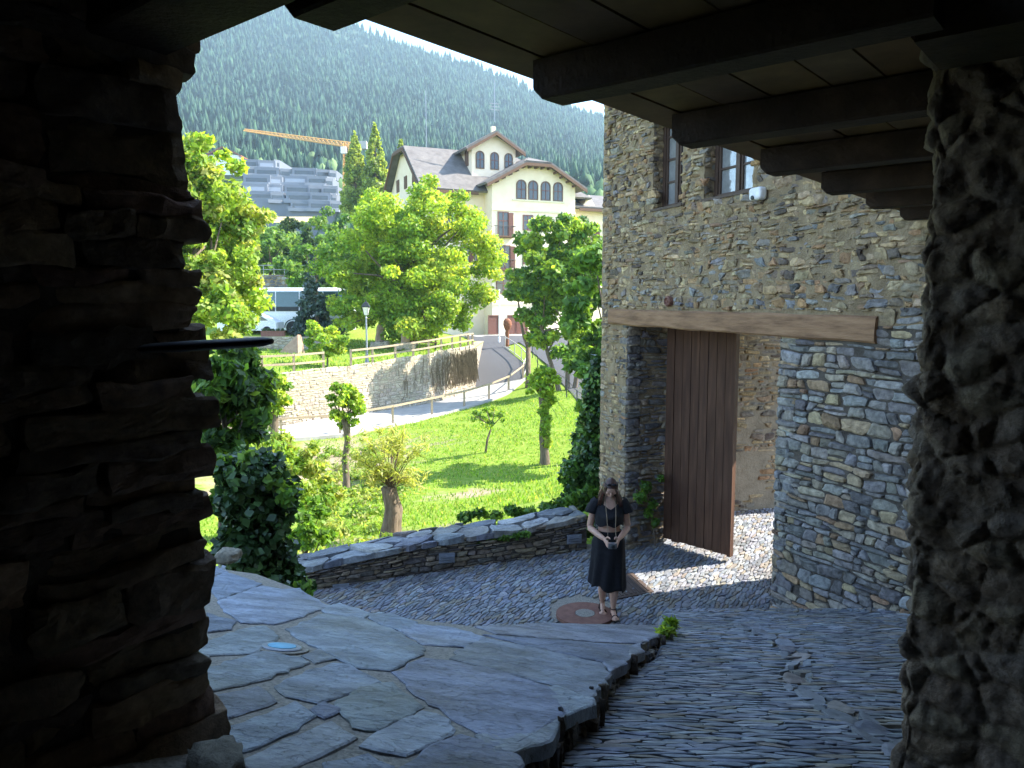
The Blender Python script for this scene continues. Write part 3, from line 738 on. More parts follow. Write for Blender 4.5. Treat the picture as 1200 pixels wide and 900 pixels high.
# left jamb reveal and window reveals
revpal = pick([(0.17, 0.15, 0.13), (0.24, 0.20, 0.15), (0.13, 0.12, 0.12), (0.30, 0.24, 0.17), (0.20, 0.185, 0.17)], 0.2)
raise_stones(mb, courses(0.0, 0.70, -4.2, -0.30, (.04, .12), (.1, .34), 54, .4), lambda u, v, d: gw(0.0+d, v, -u), revpal, gap=0.012, h=(0.0, 0.05), base=-0.03, tilt=0.25, rough=0.14, keep=lambda u, v: 0.0 < u < 0.69, seed=18)
raise_stones(mb, cells(0.0, 1.2, -4.2, -0.30, 0.2, 0.085, 0.4, 0.12, 55), lambda u, v, d: gw(2.957-d, v, -u), revpal, gap=0.012, h=(0.0, 0.03), base=-0.03, keep=lambda u, v: 0.0 < u < 0.69, seed=19)
for a in (H1[0], H2[0]):
    raise_stones(mb, cells(0.0, 0.3, ZS, ZT, 0.13, 0.07, 0.4, 0.1, 56), lambda u, v, d, a=a: gw(a+d, v, -u), warmpal, gap=0.01, h=(0.0, 0.02), base=-0.02, keep=lambda u, v: 0.0 < u < 0.22, seed=20)
# end wall of the house (garden side)
raise_stones(mb, cells(0.0, 1.6, -4.2, 3.0, 0.16, 0.085, 0.4, 0.1, 57), lambda u, v, d: gw(-0.70-d, v, -u), warmpal, gap=0.012, h=(0.0, 0.03), base=-0.03, keep=lambda u, v: 0.02 < u < T-0.02 or (v > 0 and u < 1.5), seed=21)
# corner blocks: left corner of the house, left edge of the gate pier, jamb
rn = random.Random(33)
def quoins(s, sgn, z0, z1, pal, n0=0.06, n1=0.13, w=0.10):
    z = z0
    while z < z1:
        h = rn.uniform(n0, n1); mb.col = pal(rn, 0, 0); L = rn.uniform(0.7, 1.5)*w
        rough_block(mb, gw(s+sgn*(L-0.012+rn.uniform(-.008, .010)), z+h/2, -0.105+rn.uniform(-.01, .012)), Wd*L, Wn*0.12, Z*(h/2-.004), 0.014, 0.5, 9); z += h
quoins(2.957, 1, -4.1, -0.34, pierpal); quoins(-0.70, 1, -4.2, 2.8, warmpal, w=.07); quoins(0.02, -1, -4.2, -0.34, revpal)
mb.build('stonework', M['rubble'], GH)
# lintel
mb = MB(); rr = []
for i in range(24):
    s = -0.46 + i*4.60/23; k = i/23
    zt, zb = -0.085 - 0.03*k + 0.012*nz(s*2, 0, 1), -0.30 - 0.055*k + 0.014*nz(s*1.7, 4, 1)
    f = 0.045 + 0.014*nz(s*2.5, 8, 1)
    rr.append([gw(s, zb+.02, f), gw(s, (zb+zt)/2, f+0.012*nz(s*4, 2, 3)), gw(s, zt-.02, f-.01), gw(s, zt, f-.03), gw(s, zt, -0.6), gw(s, zb, -0.6), gw(s, zb, f-.02)])
mb.loft(rr); mb.build('lintel', M['lintel'], GH, smooth=False)
# windows
M['win_wood'] = plain('win_wood', (0.075, 0.045, 0.03), 0.6)
M['pane'] = plain('pane', (0.34, 0.35, 0.34), 0.06, 0.35, 0.9)  # pale base colour stands in for bright reflections in the glass
for (a, b) in (H1, H2):
    D = -0.20; w = 0.065
    mb = MB()
    def wb(s0, s1, z0, z1, d0=D+.06, d1=D): mb.box(gw(s0, z0, d1), Wd*(s1-s0), Z*(z1-z0), Wn*(d0-d1))
    wb(a, a+w, ZS, ZT); wb(b-w, b, ZS, ZT); wb(a+w, b-w, ZS, ZS+w*.8); wb(a+w, b-w, ZT-w, ZT)
    mid = (a+b)/2; wb(mid-.03, mid+.03, ZS+w*.8, ZT-w, D+.065, D+.002)
    fr = mb.build('window', M['win_wood'], GH)
    mb = MB()
    for (p, q) in ((a+w, mid-.03), (mid+.03, b-w)):
        wb(p, p+.03, ZS+w*.8, ZT-w, D+.045, D+.004); wb(q-.03, q, ZS+w*.8, ZT-w, D+.045, D+.004)
        for zz in (1.52, 1.80, 2.08): wb(p+.03, q-.03, zz-.012, zz+.012, D+.04, D+.006)
    mb.build('sash', M['win_wood'], fr)
    mb = MB(); wb(a+.05, b-.05, ZS+.03, ZT-.03, D+.022, D+.016); mb.build('pane', M['pane'], fr)
    mb = MB(); wb(a-.02, b+.02, ZS-.03, ZS-.002, 0.03, D); mb.build('sill', M['win_wood'], fr)
# room above the gate and roof
mb = MB(); mb.box(gw(-0.69, 0.0, -3.2), Wd*7.0, Z*4.6, Wn*2.49); mb.build('room', M['mortar'], GH)
mb = MB(); mb.box(gw(-1.1, 4.72, 0.5), Wd*7.6, Wn*-3.0 + Z*0.7, Z*0.16); mb.build('roof', M['slate_wall'], GH)
# terracotta rosette, porcelain insulator
mb = MB(); p = gw(1.02, 0.02, 0.03)
def disc(mb, c, n_, r, prof, k=14, wob=0.0):
    n_ = n_.normalized(); a = n_.cross(Z).normalized(); b = n_.cross(a); rr = []
    for q, h in prof: rr.append([c + n_*h + (a*math.cos(2*math.pi*i/k) + b*math.sin(2*math.pi*i/k))*r*q*(1+wob*math.cos(8*2*math.pi*i/k)) for i in range(k)])
    mb.loft(rr)
disc(mb, p, -Wn, 0.062, [(0.2, -0.045), (0.3, -0.03), (0.55, -0.03), (0.7, -0.05), (1.0, -0.035), (1.0, 0.05)], 32, 0.05)
tag(mb.build('rosette', M['terracotta']), 'round terracotta rosette set in the stone wall above the timber lintel', 'ornament')
q = thing('insulator', gw(2.55, 1.10, 0.07), 'white porcelain cable box on the stone wall beside the window', 'fitting')
mb = MB(); c = gw(2.62, 1.12, 0.07); rough_block(mb, c, Wd*0.09, Wn*0.05, Z*0.065, 0.004, 0.5, 9); mb.build('body', M['white_paint'], q, smooth=True)
mb = MB(); disc(mb, gw(2.60, 1.08, 0.117), Wn, 0.022, [(1, 0), (1, 0.012), (.6, .014)]); mb.build('knob', M['black_metal'], q)

# gate leaf, standing open
hx = gw(0.03, 0, -0.66); tip = at(862, 664, 1.0); 
tipP = Vector((2.95, 10.05, 0)); 
hp = Vector((hx.x, hx.y, 0)); dv = (tipP-hp); dv.normalize(); LW = (tipP-hp).length
dn = Vector((-dv.y, dv.x, 0)); 
if dn.y > 0: dn = -dn
dr = thing('gate_leaf', hp + Z*-3.4, 'tall dark brown plank gate leaf standing open under the lintel', 'gate')
zb, zt = -3.36, -0.32
mb = MB(); n = 8; rn = random.Random(2)
for i in range(n):
    a, b = LW*i/n, LW*(i+1)/n
    mb.box(hp + dv*(a+.004) + Z*(zb+rn.uniform(-.012, .012)-0.02*i/n) + dn*rn.uniform(-.004, .004), dv*(b-a-.008), dn*0.05, Z*(zt-zb))
mb.build('planks', M['door_wood'], dr)
for zz in (-3.0, -1.9, -0.8): mb = MB(); mb.box(hp + Z*zz - dn*0.045, dv*(LW-.02), dn*0.04, Z*0.14); mb.build('ledge', M['door_wood'], dr)
mb = MB(); mb.box(hp + dv*(LW-.03) + Z*(zb-.03) - dn*0.02, dv*0.05, dn*0.09, Z*(zt-zb)); mb.build('stile', M['door_wood'], dr)
for zz in (-2.95, -0.75):
    mb = MB(); mb.tube([hp + Z*(zz-.1), hp + Z*(zz+.1)], 0.025); mb.box(hp + Z*(zz-.02) - dn*0.06, dv*0.6, dn*0.012, Z*0.04); mb.build('hinge', M['iron'], dr)
# yard wall behind the gate
yw = thing('yard_wall', (3.8, 11.9, -3.4), 'mortared rubble wall of the yard seen through the gate', 'wall')
Y0, Yd = Vector((1.9, 11.62, 0)), Vector((0.985, 0.13, 0)).normalized(); Yn = Vector((0.13, -0.985, 0)).normalized()
mb = MB(); mb.box(Y0 + Z*-4.2, Yd*6.5, -Yn*0.5, Z*5.0); mb.build('mortar_bed', M['pale_mortar'], yw)
mb = MB()
raise_stones(mb, courses(0, 6.4, -3.6, 0.7, (.05, .12), (.09, .3), 61, .4), lambda u, v, d: Y0 + Yd*u + Yn*d + Z*v, warmpal, gap=0.014, h=(0.0, 0.03), base=-0.03, keep=lambda u, v: v > -1.55 + 0.25*nz(u*2, v, 0) or (nz(u*3, v*3, 2) > 0.05), seed=22)
mb.build('stonework', M['rubble'], yw)
mb = MB(); mb.box((4.25, 6.3, -4.2), (0.7, 0, 0), (0, 3.35, 0), (0, 0, 4.4)); mb.build('sun_blocker', M['pale_mortar'], yw)  # unseen block added to cut the near edge of the sun patch

# ------------------------------------------------------------------ parapet along the street
pr = thing('parapet_wall', (-1.5, 9.9, -3.7), 'low dry stone parapet with flat slab coping beside the lower street', 'wall')
PD = (PA1-PA0); PLn = PD.length; PD.normalize(); PNn = Vector((-PD.y, PD.x, 0))
if PNn.y > 0: PNn = -PNn                      # towards the street
def ptop(u): return -2.99 - 0.40*u/4.0 - 0.02*math.sin(u*2)
def pbase(u): p = PA0 + PD*u; return street_z(p.x, p.y)
mb = MB(); rr = []
for i in range(30):
    u = PLn*i/29; p = PA0 + PD*u
    rr.append([p + Z*(pbase(u)-1.6), p + Z*(ptop(u)-.06), p - PNn*0.5 + Z*(ptop(u)-.06), p - PNn*0.55 + Z*(pbase(u)-2.0)])
mb.loft(rr); mb.build('wall_core', M['dark_mortar'], pr)
mb = MB()
def pmap(u, v, d): p = PA0 + PD*u; b = pbase(u)-0.05; return p + PNn*d + Z*(b + v*(ptop(u)-0.05-b)/0.5)
raise_stones(mb, courses(0, PLn, 0, 0.5, (.03, .085), (.09, .32), 71, .45), pmap, pick([(0.17, 0.14, 0.115), (0.23, 0.185, 0.135), (0.13, 0.115, 0.105), (0.28, 0.22, 0.15)], 0.2), gap=0.008, h=(0.0, 0.045), base=-0.04, tilt=0.2, chaikin=1, rough=0.12, seed=23)
raise_stones(mb, cells(0, PLn, 0, 0.8, 0.25, 0.1, 0.45, 0.12, 72), lambda u, v, d: PA0 + PD*u - PNn*(0.5+d) + Z*(ptop(u)-0.1-v), warmpal, gap=0.02, h=(0.0, 0.05), base=-0.04, seed=24)
mb.build('stonework', M['rubble'], pr)
mb = MB()
raise_stones(mb, cells(0, PLn, -0.56, 0.06, 0.42, 0.31, 0.35, 0.1, 73), lambda u, v, d: PA0 + PD*u + PNn*v + Z*(ptop(u)+d), pick(SLATE+[(0.33, 0.33, 0.33)], 0.15), gap=0.012, h=(0.0, 0.03), base=-0.07, tilt=0.08, chaikin=1, rough=0.08, seed=25)
mb.build('coping', M['slab'], pr)
for (px, py, pos) in ((398, 688, 'leftmost, beside the ivy bush'), (522, 652, 'midway along the wall'), (671, 630, 'nearest to the woman')):
    # find u along the parapet whose projection falls at px
    u = min((abs(600 + 900*(PA0+PD*(i*.01)).x/((PA0+PD*(i*.01)).y*math.cos(PITCH)+0.32) - px), i*.01) for i in range(500))[1]
    p = PA0 + PD*u; zc = at(px, py, p.y).z
    w = thing('wall_light', p + Z*zc, 'blue-grey metal step light set in the parapet, ' + pos, 'light', 'lights in the parapet')
    mb = MB(); c = p + PNn*0.055 + Z*zc; mb.box(c - PD*0.105 - Z*0.065, PD*0.21, PNn*0.03, Z*0.13); mb.build('housing', M['metal_grey'], w)
    mb = MB()
    for k in range(3): mb.box(c - PD*0.09 + Z*(-0.045+k*0.032) + PNn*0.03, PD*0.18, PNn*0.018, Z*0.012)
    mb.build('louvre', M['metal_grey'], w)

# ------------------------------------------------------------------ street fittings
c = on_terr(330, 760)
w = thing('ground_light', (c.x, c.y, c.z+0.03), 'round blue glass floor light let into the slate terrace', 'light')
ax = Vector((1, 0, -0.127)).normalized(); ay = Vector((0, 1, -0.267)).normalized(); an = ax.cross(ay)
def tdisc(mb, r, prof, k=32):
    mb.loft([[c + an*(0.006+h*.6) + (ax*math.cos(2*math.pi*i/k) + ay*math.sin(2*math.pi*i/k))*r*q for i in range(k)] for q, h in prof])
mb = MB(); tdisc(mb, 0.087, [(1.0, -0.04), (1.0, 0.004), (0.93, 0.010), (0.72, 0.010), (0.70, 0.004)]); mb.build('ring', M['metal_grey'], w, smooth=False)
M['blue_glass'] = plain('blue_glass', (0.16, 0.44, 0.62), 0.45, 0, 0.3)
mb = MB(); tdisc(mb, 0.061, [(1.0, 0.0), (0.98, 0.013), (0.5, 0.016)]); mb.build('lens', M['blue_glass'], w, smooth=False)
mb = MB(); tdisc(mb, 0.12, [(1.0, -0.05), (0.97, -0.003), (0.75, -0.003)]); mb.build('collar', M['grit'], w)
# terracotta arch stone and pale stones round it
c = Vector((0.86, 8.72, street_z(0.86, 8.72)+0.02))
w = thing('paving_medallion', c, 'terracotta ring with grey hub set in the cobbles by the feet of the woman', 'medallion')
mb = MB(); k = 32
mb.loft([[c + Vector((r*math.cos(2*math.pi*i/k), r*math.sin(2*math.pi*i/k), h)) for i in range(k)] for r, h in ((0.34, -0.03), (0.34, 0.012), (0.12, 0.014), (0.12, -0.02))]); mb.build('ring', M['terracotta'], w)
mb = MB(); mb.loft([[c + Vector((r*math.cos(2*math.pi*i/k), r*math.sin(2*math.pi*i/k), h)) for i in range(k)] for r, h in ((0.115, -0.03), (0.115, 0.016), (0.05, 0.02))]); mb.build('hub', M['grit'], w)
p = Vector((1.40, 9.42, 0)); p.z = street_z(p.x, p.y)
w = thing('drain_cover', p, 'square brown drain cover in the cobbles behind the woman', 'drain cover')
def sq(mb, a, b, sx, sy, h0, h1, rz=0.32):          # a plate lying on the slope of the street
    P = []
    for x, y in ((-sx, -sy), (sx, -sy), (sx, sy), (-sx, sy)):
        x, y = x+a, y+b; q = Vector((p.x + x*math.cos(rz)-y*math.sin(rz), p.y + x*math.sin(rz)+y*math.cos(rz), 0)); q.z = street_z(q.x, q.y); P.append(q)
    mb.loft([[q + Z*h0 for q in P], [q + Z*h1 for q in P]])
M['drain'] = plain('drain', (0.105, 0.075, 0.06), 0.7, 0.3)
mb = MB(); sq(mb, 0, 0, .29, .29, -.03, .016); mb.build('plate', M['drain'], w)
for k in range(9):
    mb = MB(); sq(mb, -.24+k*.06, 0, .012, .25, .014, .024); mb.build('rib', M['drain'], w)

# ------------------------------------------------------------------ plants
def leaves(name, clumps, n, size, pal, mat, parent=None, elong=1.7, up=0.35, droop=0.0, shell=0.5, var=0.42):
    C = np.array([tuple(c[0]) for c in clumps], float); Rr = np.array([c[1] if hasattr(c[1], '__len__') else (c[1],)*3 for c in clumps], float)
    w = (Rr.prod(1))**(2/3); k = rng.choice(len(C), n, p=w/w.sum())
    d = rng.normal(size=(n, 3)); d /= np.linalg.norm(d, axis=1)[:, None]
    r = rng.random(n)**shell
    P = C[k] + d*Rr[k]*r[:, None]
    N = d*0.6 + rng.normal(size=(n, 3))*0.6 + np.array([0, 0, up]); N /= np.linalg.norm(N, axis=1)[:, None]
    T = rng.normal(size=(n, 3)) + d*0.5 - np.array([0, 0, droop])
    T -= N*(T*N).sum(1)[:, None]; T /= np.linalg.norm(T, axis=1)[:, None]
    B = np.cross(N, T); s = size*rng.uniform(0.65, 1.3, n)[:, None]
    L, W = s*0.5*elong**.5, s*0.5/elong**.5
    bend = N*s*0.08
    Q = np.stack([P - T*L, P + B*W - bend - T*L*0.1, P + T*L, P - B*W - bend - T*L*0.1], 1)
    pal = np.array(pal); ck = rng.choice(len(pal), len(C)); mixk = np.where(rng.random(n) < 0.6, ck[k], rng.choice(len(pal), n))
    cols = pal[mixk]*rng.uniform(1-var, 1+var, (n, 1))
    return quads_obj(name, Q, np.clip(cols, 0, 1), mat, parent)
def crown(c, rad, nc, cr, flat=0.7, seed=0, bottom=-1.0, taper=0.0):
    g = np.random.default_rng(seed); out = []
    while len(out) < nc:
        d = g.normal(size=3); d /= np.linalg.norm(d); r = g.random()**0.4
        if d[2]*r < bottom: continue
        k = 1 - taper*(d[2]*r*0.5+0.5)
        q = g.uniform(0.6, 1.25)*cr
        out.append((Vector((c[0]+d[0]*rad[0]*r*k, c[1]+d[1]*rad[1]*r*k, c[2]+d[2]*rad[2]*r)), (q, q, q*flat)))
    return out
def limbs(mb, base, top, r0, clumps, nl=9, seed=0, bend=0.1, n=9):
    g = random.Random(seed); base, top = Vector(base), Vector(top); H = (top-base).length
    pts = [base.lerp(top, t) + Vector((g.uniform(-1, 1), g.uniform(-1, 1), 0))*bend*H*0.3*t for t in (0, .15, .35, .55, .75, 1)]
    mb.tube([pts[0]-Z*0.4]+pts, [r0*1.45, r0*1.2, r0, r0*.85, r0*.65, r0*.45, r0*.2], n)
    for c, _ in g.sample(clumps, min(nl, len(clumps))):
        s = pts[g.choice((2, 3, 4))]; mid = s.lerp(c, .5) + Vector((g.uniform(-1, 1), g.uniform(-1, 1), 0.6))*0.06*H
        mb.tube([s, mid, c], [r0*.45, r0*.25, r0*.08], 6)
def tree(name, base, top, r0, clumps, n, size, pal, mat, label, group=None, nl=9, seed=1, cat='tree', **kw):
    t = thing(name, base, label, cat, group)
    mb = MB(); limbs(mb, base, top, r0, clumps, nl, seed); mb.build('trunk', M['bark'], t, smooth=True)
    leaves('crown', clumps, n, size, pal, mat, t, **kw); return t
BRIGHT = [(0.218, 0.346, 0.036), (0.294, 0.410, 0.045), (0.141, 0.256, 0.031), (0.358, 0.435, 0.064)]
MID = [(0.094, 0.198, 0.033), (0.132, 0.242, 0.040), (0.066, 0.143, 0.028), (0.165, 0.275, 0.050)]
DARK = [(0.045, 0.095, 0.028), (0.06, 0.12, 0.034), (0.035, 0.072, 0.024), (0.075, 0.14, 0.04)]
YEL = [(0.216, 0.324, 0.048), (0.276, 0.372, 0.060), (0.156, 0.264, 0.038), (0.324, 0.348, 0.084)]
def gz(x, y): return LOWER(x, y)
def uz(x, y): return UPPER(x, y)

# big bright tree in the park
b = at(484, 408, 52); c = at(480, 312, 52)
cl = crown(c, (6.0, 5.0, 5.4), 210, 1.0, seed=3, bottom=-.85) + crown(at(520, 250, 52), (2.2, 2.2, 2.4), 14, 0.8, seed=4) + crown(at(470, 362, 51), (5.6, 4, 1.8), 30, 0.9, seed=5)
tree('lime_tree', b, c + Z*2, 0.32, cl, 85000, 0.20, BRIGHT, M['leaf'], 'large bright green broadleaf tree in the park before the cream building', seed=2, nl=14)
# left yellow-green tree beside the slate wall
c = at(232, 280, 27); b = Vector((c.x-1.2, 27, gz(c.x-1.2, 27)))
cl = crown(c, (2.6, 2.4, 3.8), 130, 0.55, seed=6, taper=.15) + crown(at(258, 350, 26), (1.6, 1.5, 1.6), 18, 0.5, seed=7) + crown(at(250, 220, 27), (1.3, 1.3, 1.7), 14, .45, seed=71)
tree('ash_tree', b, c + Z*2.5, 0.2, cl, 36000, 0.17, YEL + BRIGHT[1:2], M['leaf_thin'], 'tall yellow-green tree right beside the dark slate wall', seed=5, nl=12)
# walnut tree group at the right
c = at(655, 312, 44); b = at(655, 452, 44); b.z = gz(b.x, b.y)
cl = crown(c, (2.7, 2.4, 3.0), 110, 0.6, seed=8) + crown(at(640, 370, 44), (1.5, 1.5, 1.5), 14, 0.6, seed=9) + crown(at(668, 400, 43), (1.6, 1.5, 1.2), 12, .55, seed=91)
t = thing('walnut_tree', b, 'mid-green tree with forked bare stems in front of the cream building at the right', 'tree')
mb = MB()
for dx, tx, ty in ((0, 620, 330), (.5, 668, 330), (.9, 690, 360)): limbs(mb, b + Vector((dx, 0, 0)), at(tx, ty, 44), 0.13, cl, 6, seed=int(tx))
mb.build('trunk', M['bark'], t, smooth=True); leaves('crown', cl, 26000, 0.24, MID + BRIGHT[:2], M['leaf'], t)
# forked bare stem beside the road
b = at(619, 441, 47); b.z = gz(b.x, b.y)
t = thing('forked_tree', b, 'leafless dark forked trunk standing at the bend of the road rail', 'tree')
mb = MB(); f = at(619, 407, 47); mb.tube([b-Z*.3, b+Z*.4, f], [.22, .17, .15], 9); mb.tube([f, at(614, 395, 47), at(610, 372, 47), at(607, 352, 47)], [.12, .1, .08, .04], 8); mb.tube([f, at(623, 396, 47), at(624, 375, 47), at(625, 350, 47)], [.12, .1, .07, .03], 8)
mb.build('trunk', M['bark'], t, smooth=True); leaves('crown', crown(at(616, 340, 47), (1.3, 1.2, .9), 12, .45, seed=10), 1500, 0.25, MID, M['leaf'], t)
# nearer tree leaning over the lawn by the house corner
c = at(705, 372, 26); b = Vector((c.x+.5, 26, gz(c.x+.5, 26)))
cl = crown(c, (1.3, 1.5, 2.3), 34, 0.5, seed=12) + crown(at(694, 455, 25), (0.9, 1.0, 1.1), 14, .38, seed=13)
tree('young_walnut', b, c + Z*1.4, 0.11, cl, 9000, 0.21, MID, M['leaf'], 'mid-green leafy tree overlapping the corner of the stone gate house', seed=9)
# ivy and climbers at the house corner
t = thing('climbing_ivy', gw(-0.9, -4.0, -0.5), 'dark ivy climbing the garden corner of the stone gate house', 'ivy')
cl = []
g = random.Random(3)
for i in range(60):
    k = g.random(); zc = -4.3 + 2.9*k; spread = 0.9*(1-k)**1.3 + 0.14
    p = gw(-0.80 - g.uniform(0, spread)*0.55, zc, -0.25 - g.uniform(0.0, 0.8)) ; p += Vector((-g.uniform(0, spread*0.55), g.uniform(0, .5), 0))
    cl.append((p, (.2, .2, .17)))
for i in range(130):
    f = g.random(); py = 425+168*f; px = g.uniform(702-50*f**1.3, 712); cl.append((at(px, py, g.uniform(11.7, 12.6)), (.19, .19, .16)))
leaves('foliage', cl, 21000, 0.085, DARK + MID[:2], M['leaf_thick'], t, elong=1.3, shell=.35)
mb = MB()
for k in range(4): mb.tube([gw(-0.78, -4.3, -.2-.2*k), gw(-.76, -3.2, -.25-.15*k), gw(-.78, -2.0, -.3-.1*k)], [.03, .022, .01], 6)
mb.build('stem', M['bark'], t)
# ivy on the gate jamb
t = thing('jamb_creeper', gw(0.1, -3.3, 0.02), 'small green creeper on the stone jamb behind the woman', 'creeper')
leaves('foliage', [(at(757, 570, 10.45), .09), (at(765, 590, 10.5), .08), (at(750, 582, 10.4), .1), (at(768, 612, 10.55), .07), (at(760, 600, 10.5), .08), (at(774, 560, 10.6), .06)], 420, 0.055, MID, M['leaf'], t, elong=1.3)
mb = MB(); mb.tube([at(768, 640, 10.62), at(764, 600, 10.58), at(757, 568, 10.52)], [.012, .01, .006], 6); mb.build('stem', M['bark'], t)
# ivy-clad post at the left end of the parapet
p0 = Vector((-2.46, 7.5, 0)); g = random.Random(5)
t = thing('ivy_bush', (p0.x, p0.y, -3.8), 'dense dark glossy ivy bush between terrace and garden', 'bush')
cl = []
for i in range(150):
    k = g.random(); a = g.uniform(0, 6.28); zc = -3.8 + 2.24*k; r = (0.46 - 0.16*k)*g.uniform(.3, 1.05)
    cl.append((Vector((p0.x-0.02-0.10*k+math.cos(a)*r*.85, p0.y+math.sin(a)*r, zc)), (.17, .17, .17)))
for (px, py) in ((345, 670), (352, 680), (360, 688), (340, 655)): cl.append((at(px, py, 7.5), (.10, .10, .08)))
leaves('foliage', cl, 15000, 0.085, DARK, M['leaf_thick'], t, elong=1.25, shell=.4)
for px, py in ((262, 545), (290, 540), (320, 560), (250, 590), (270, 575), (335, 580), (356, 690)): leaves('fresh_shoot', [(at(px, py, 7.3), .12)], 60, 0.075, MID, M['leaf'], t, elong=1.4)
mb = MB(); mb.tube([(p0.x, p0.y, -4.2), (p0.x-.05, p0.y, -2.8), (p0.x-.1, p0.y, -1.7)], [.16, .13, .06], 8); mb.build('stem', M['bark'], t)
# shrub with hanging leaves, left
c = at(262, 465, 10.5); b = Vector((c.x-.1, 10.5, -4.4))
cl = crown(c, (.66, .6, .80), 70, 0.2, seed=15) + crown(at(300, 460, 10.7), (.2, .2, .3), 6, .12, seed=16)
tree('elder_shrub', b, c + Z*.5, 0.05, cl, 6000, 0.125, MID + DARK[:2], M['leaf'], 'green shrub with long drooping leaves above the ivy bush', seed=12, cat='shrub', elong=2.3, droop=1.0)
# bright shrub behind the parapet end
c = at(358, 618, 11.6); b = Vector((c.x, 11.6, -4.5))
tree('laurel_shrub', b, c, 0.04, crown(c, (.42, .5, .46), 22, 0.15, seed=17), 3200, 0.075, [(0.12, 0.24, 0.03), (0.16, 0.29, 0.04), (0.09, 0.19, 0.025)], M['leaf'], 'fresh bright green shrub behind the left end of the parapet', seed=13, cat='shrub')
c = at(335, 545, 17); b = Vector((c.x, 17, gz(c.x, 17)))
tree('broom_shrub', b, c, 0.05, crown(c, (0.95, .9, .8), 36, 0.25, seed=18) + crown(at(375, 575, 17), (.6, .6, .45), 12, .2, seed=181), 6500, 0.10, YEL, M['leaf_thin'], 'yellowish feathery shrub on the slope above the bright shrub', seed=14, cat='shrub', elong=2.6)
# pollard mulberries
def pollard(name, b, h, r, label, ivy=False, seed=1, Y=None, ch=None):
    t = thing(name, b, label, 'tree', 'pollarded trees on the slope')
    mb = MB(); g = random.Random(seed); pts = [b-Z*.3] + [b + Z*h*k + Vector((g.uniform(-.05, .05), g.uniform(-.05, .05), 0)) for k in (0, .2, .45, .7, .88, 1)]
    mb.tube(pts, [r*1.5, r*1.3, r*1.05, r, r*.95, r*1.2, r*1.35], 10)
    for k in range(6):
        a = k*1.05; p = pts[-1]; mb.tube([p, p + Vector((math.cos(a)*.25, math.sin(a)*.25, .25)), p + Vector((math.cos(a)*.35, math.sin(a)*.35, .5))], [r*.5, r*.3, r*.1], 6)
    mb.build('trunk', M['bark'], t, smooth=True)
    top = pts[-1]; ch = ch or .62
    leaves('crown', crown(top + Z*ch*.5, (.40*ch/.6, .40*ch/.6, .5*ch/.6), 50, .16, seed=seed), 3000, 0.12, BRIGHT, M['leaf_thin'], t)
    if ivy: leaves('ivy', [(b + Z*h*k + Vector((g.uniform(-.1, .15), -.1, 0)), (.2, .2, .2)) for k in (.35, .5, .6, .7, .8, .9, .95)], 1500, 0.11, BRIGHT, M['leaf'], t)
    else:
        for k in (.3, .42, .5, .62, .75): leaves('sprout', [(b + Z*h*k + Vector((g.uniform(-.05, .1), -.08, 0)), (.1, .1, .12))], 32, 0.08, YEL, M['leaf_thin'], t)
    return t
b = at(407, 576, 24); pollard('pollard_tree', b, 2.35, .10, 'slim pollard with a leafy tuft in front of the pale retaining wall', seed=4, ch=.85)
b = at(638, 545, 26); pollard('pollard_tree', b, 2.35, .15, 'pollard with ivy down its trunk on the green lawn at the right', True, seed=6, ch=.8)
b = at(322, 560, 22); pollard('pollard_tree', b, 2.0, .12, 'pollard half hidden behind the drooping shrub at the left', seed=8, ch=.8)
# young sapling leaning on the lawn
b = at(568, 531, 28); t = thing('sapling', b, 'small leaning sapling with a thin crown in the middle of the lawn', 'tree')
mb = MB(); mb.tube([b-Z*.2, b+Z*.5+Vector((.1, 0, 0)), at(576, 500, 28)], [.05, .04, .03], 7)
for q in ((560, 488), (570, 480), (590, 486), (580, 478), (552, 484)): mb.tube([at(576, 500, 28), at(*q, 28)], [.025, .008], 5)
mb.build('trunk', M['bark'], t, smooth=True); leaves('crown', crown(at(572, 489, 28), (.68, .6, .38), 22, .15, seed=20), 900, 0.09, MID + BRIGHT, M['leaf_thin'], t)
# willow stump with shoots
b = at(457, 636, 16); t = thing('willow_stump', b, 'thick bent willow stump with a spray of yellow-green shoots above the parapet', 'tree')
mb = MB(); rr = []
P = [(457, 645, .24), (457, 630, .215), (459, 612, .19), (461, 596, .175), (457, 580, .15), (455, 571, .15)]
for i, (px, py, r) in enumerate(P):
    c = at(px, py, 16); rr.append([c + Vector((math.cos(a)*r*(1+.18*math.sin(a*5+i*.4)+.08*nz(a, i, 0)), math.sin(a)*r, .05*nz(a*2, i, 5))) for a in [2*math.pi*k/20 for k in range(20)]])
mb.loft(rr); mb.build('trunk', M['bark'], t, smooth=True)
mb = MB(); c0 = at(458, 572, 16); g = random.Random(11); cl = []
for i in range(46):
    a = g.uniform(0, 6.28); s = g.uniform(.2, .85); e = c0 + Vector((math.cos(a)*s*.95-.05, math.sin(a)*s*.7, g.uniform(.25, 1.35)-s*.3)); m_ = c0.lerp(e, .5) + Z*.1
    mb.tube([c0, m_, e], [.012, .008, .003], 4); cl += [(e, (.14, .14, .17)), (m_.lerp(e, .5), (.13, .13, .16))]
mb.build('shoot', M['bark'], t); leaves('crown', cl, 2300, 0.07, [(0.40, 0.42, 0.12), (0.46, 0.46, 0.17), (0.33, 0.38, 0.09)], M['leaf_thin'], t, elong=6, up=.1, shell=.7)
# bush in the park
c = at(383, 396, 40.5); b = Vector((c.x, c.y, uz(c.x, c.y)))
tree('round_bush', b, c, .05, crown(c, (1.25, 1.1, 1.15), 26, .35, seed=23), 4200, .15, BRIGHT, M['leaf_thin'], 'light green rounded bush behind the park fence', seed=15, cat='bush')
c = at(440, 415, 46)
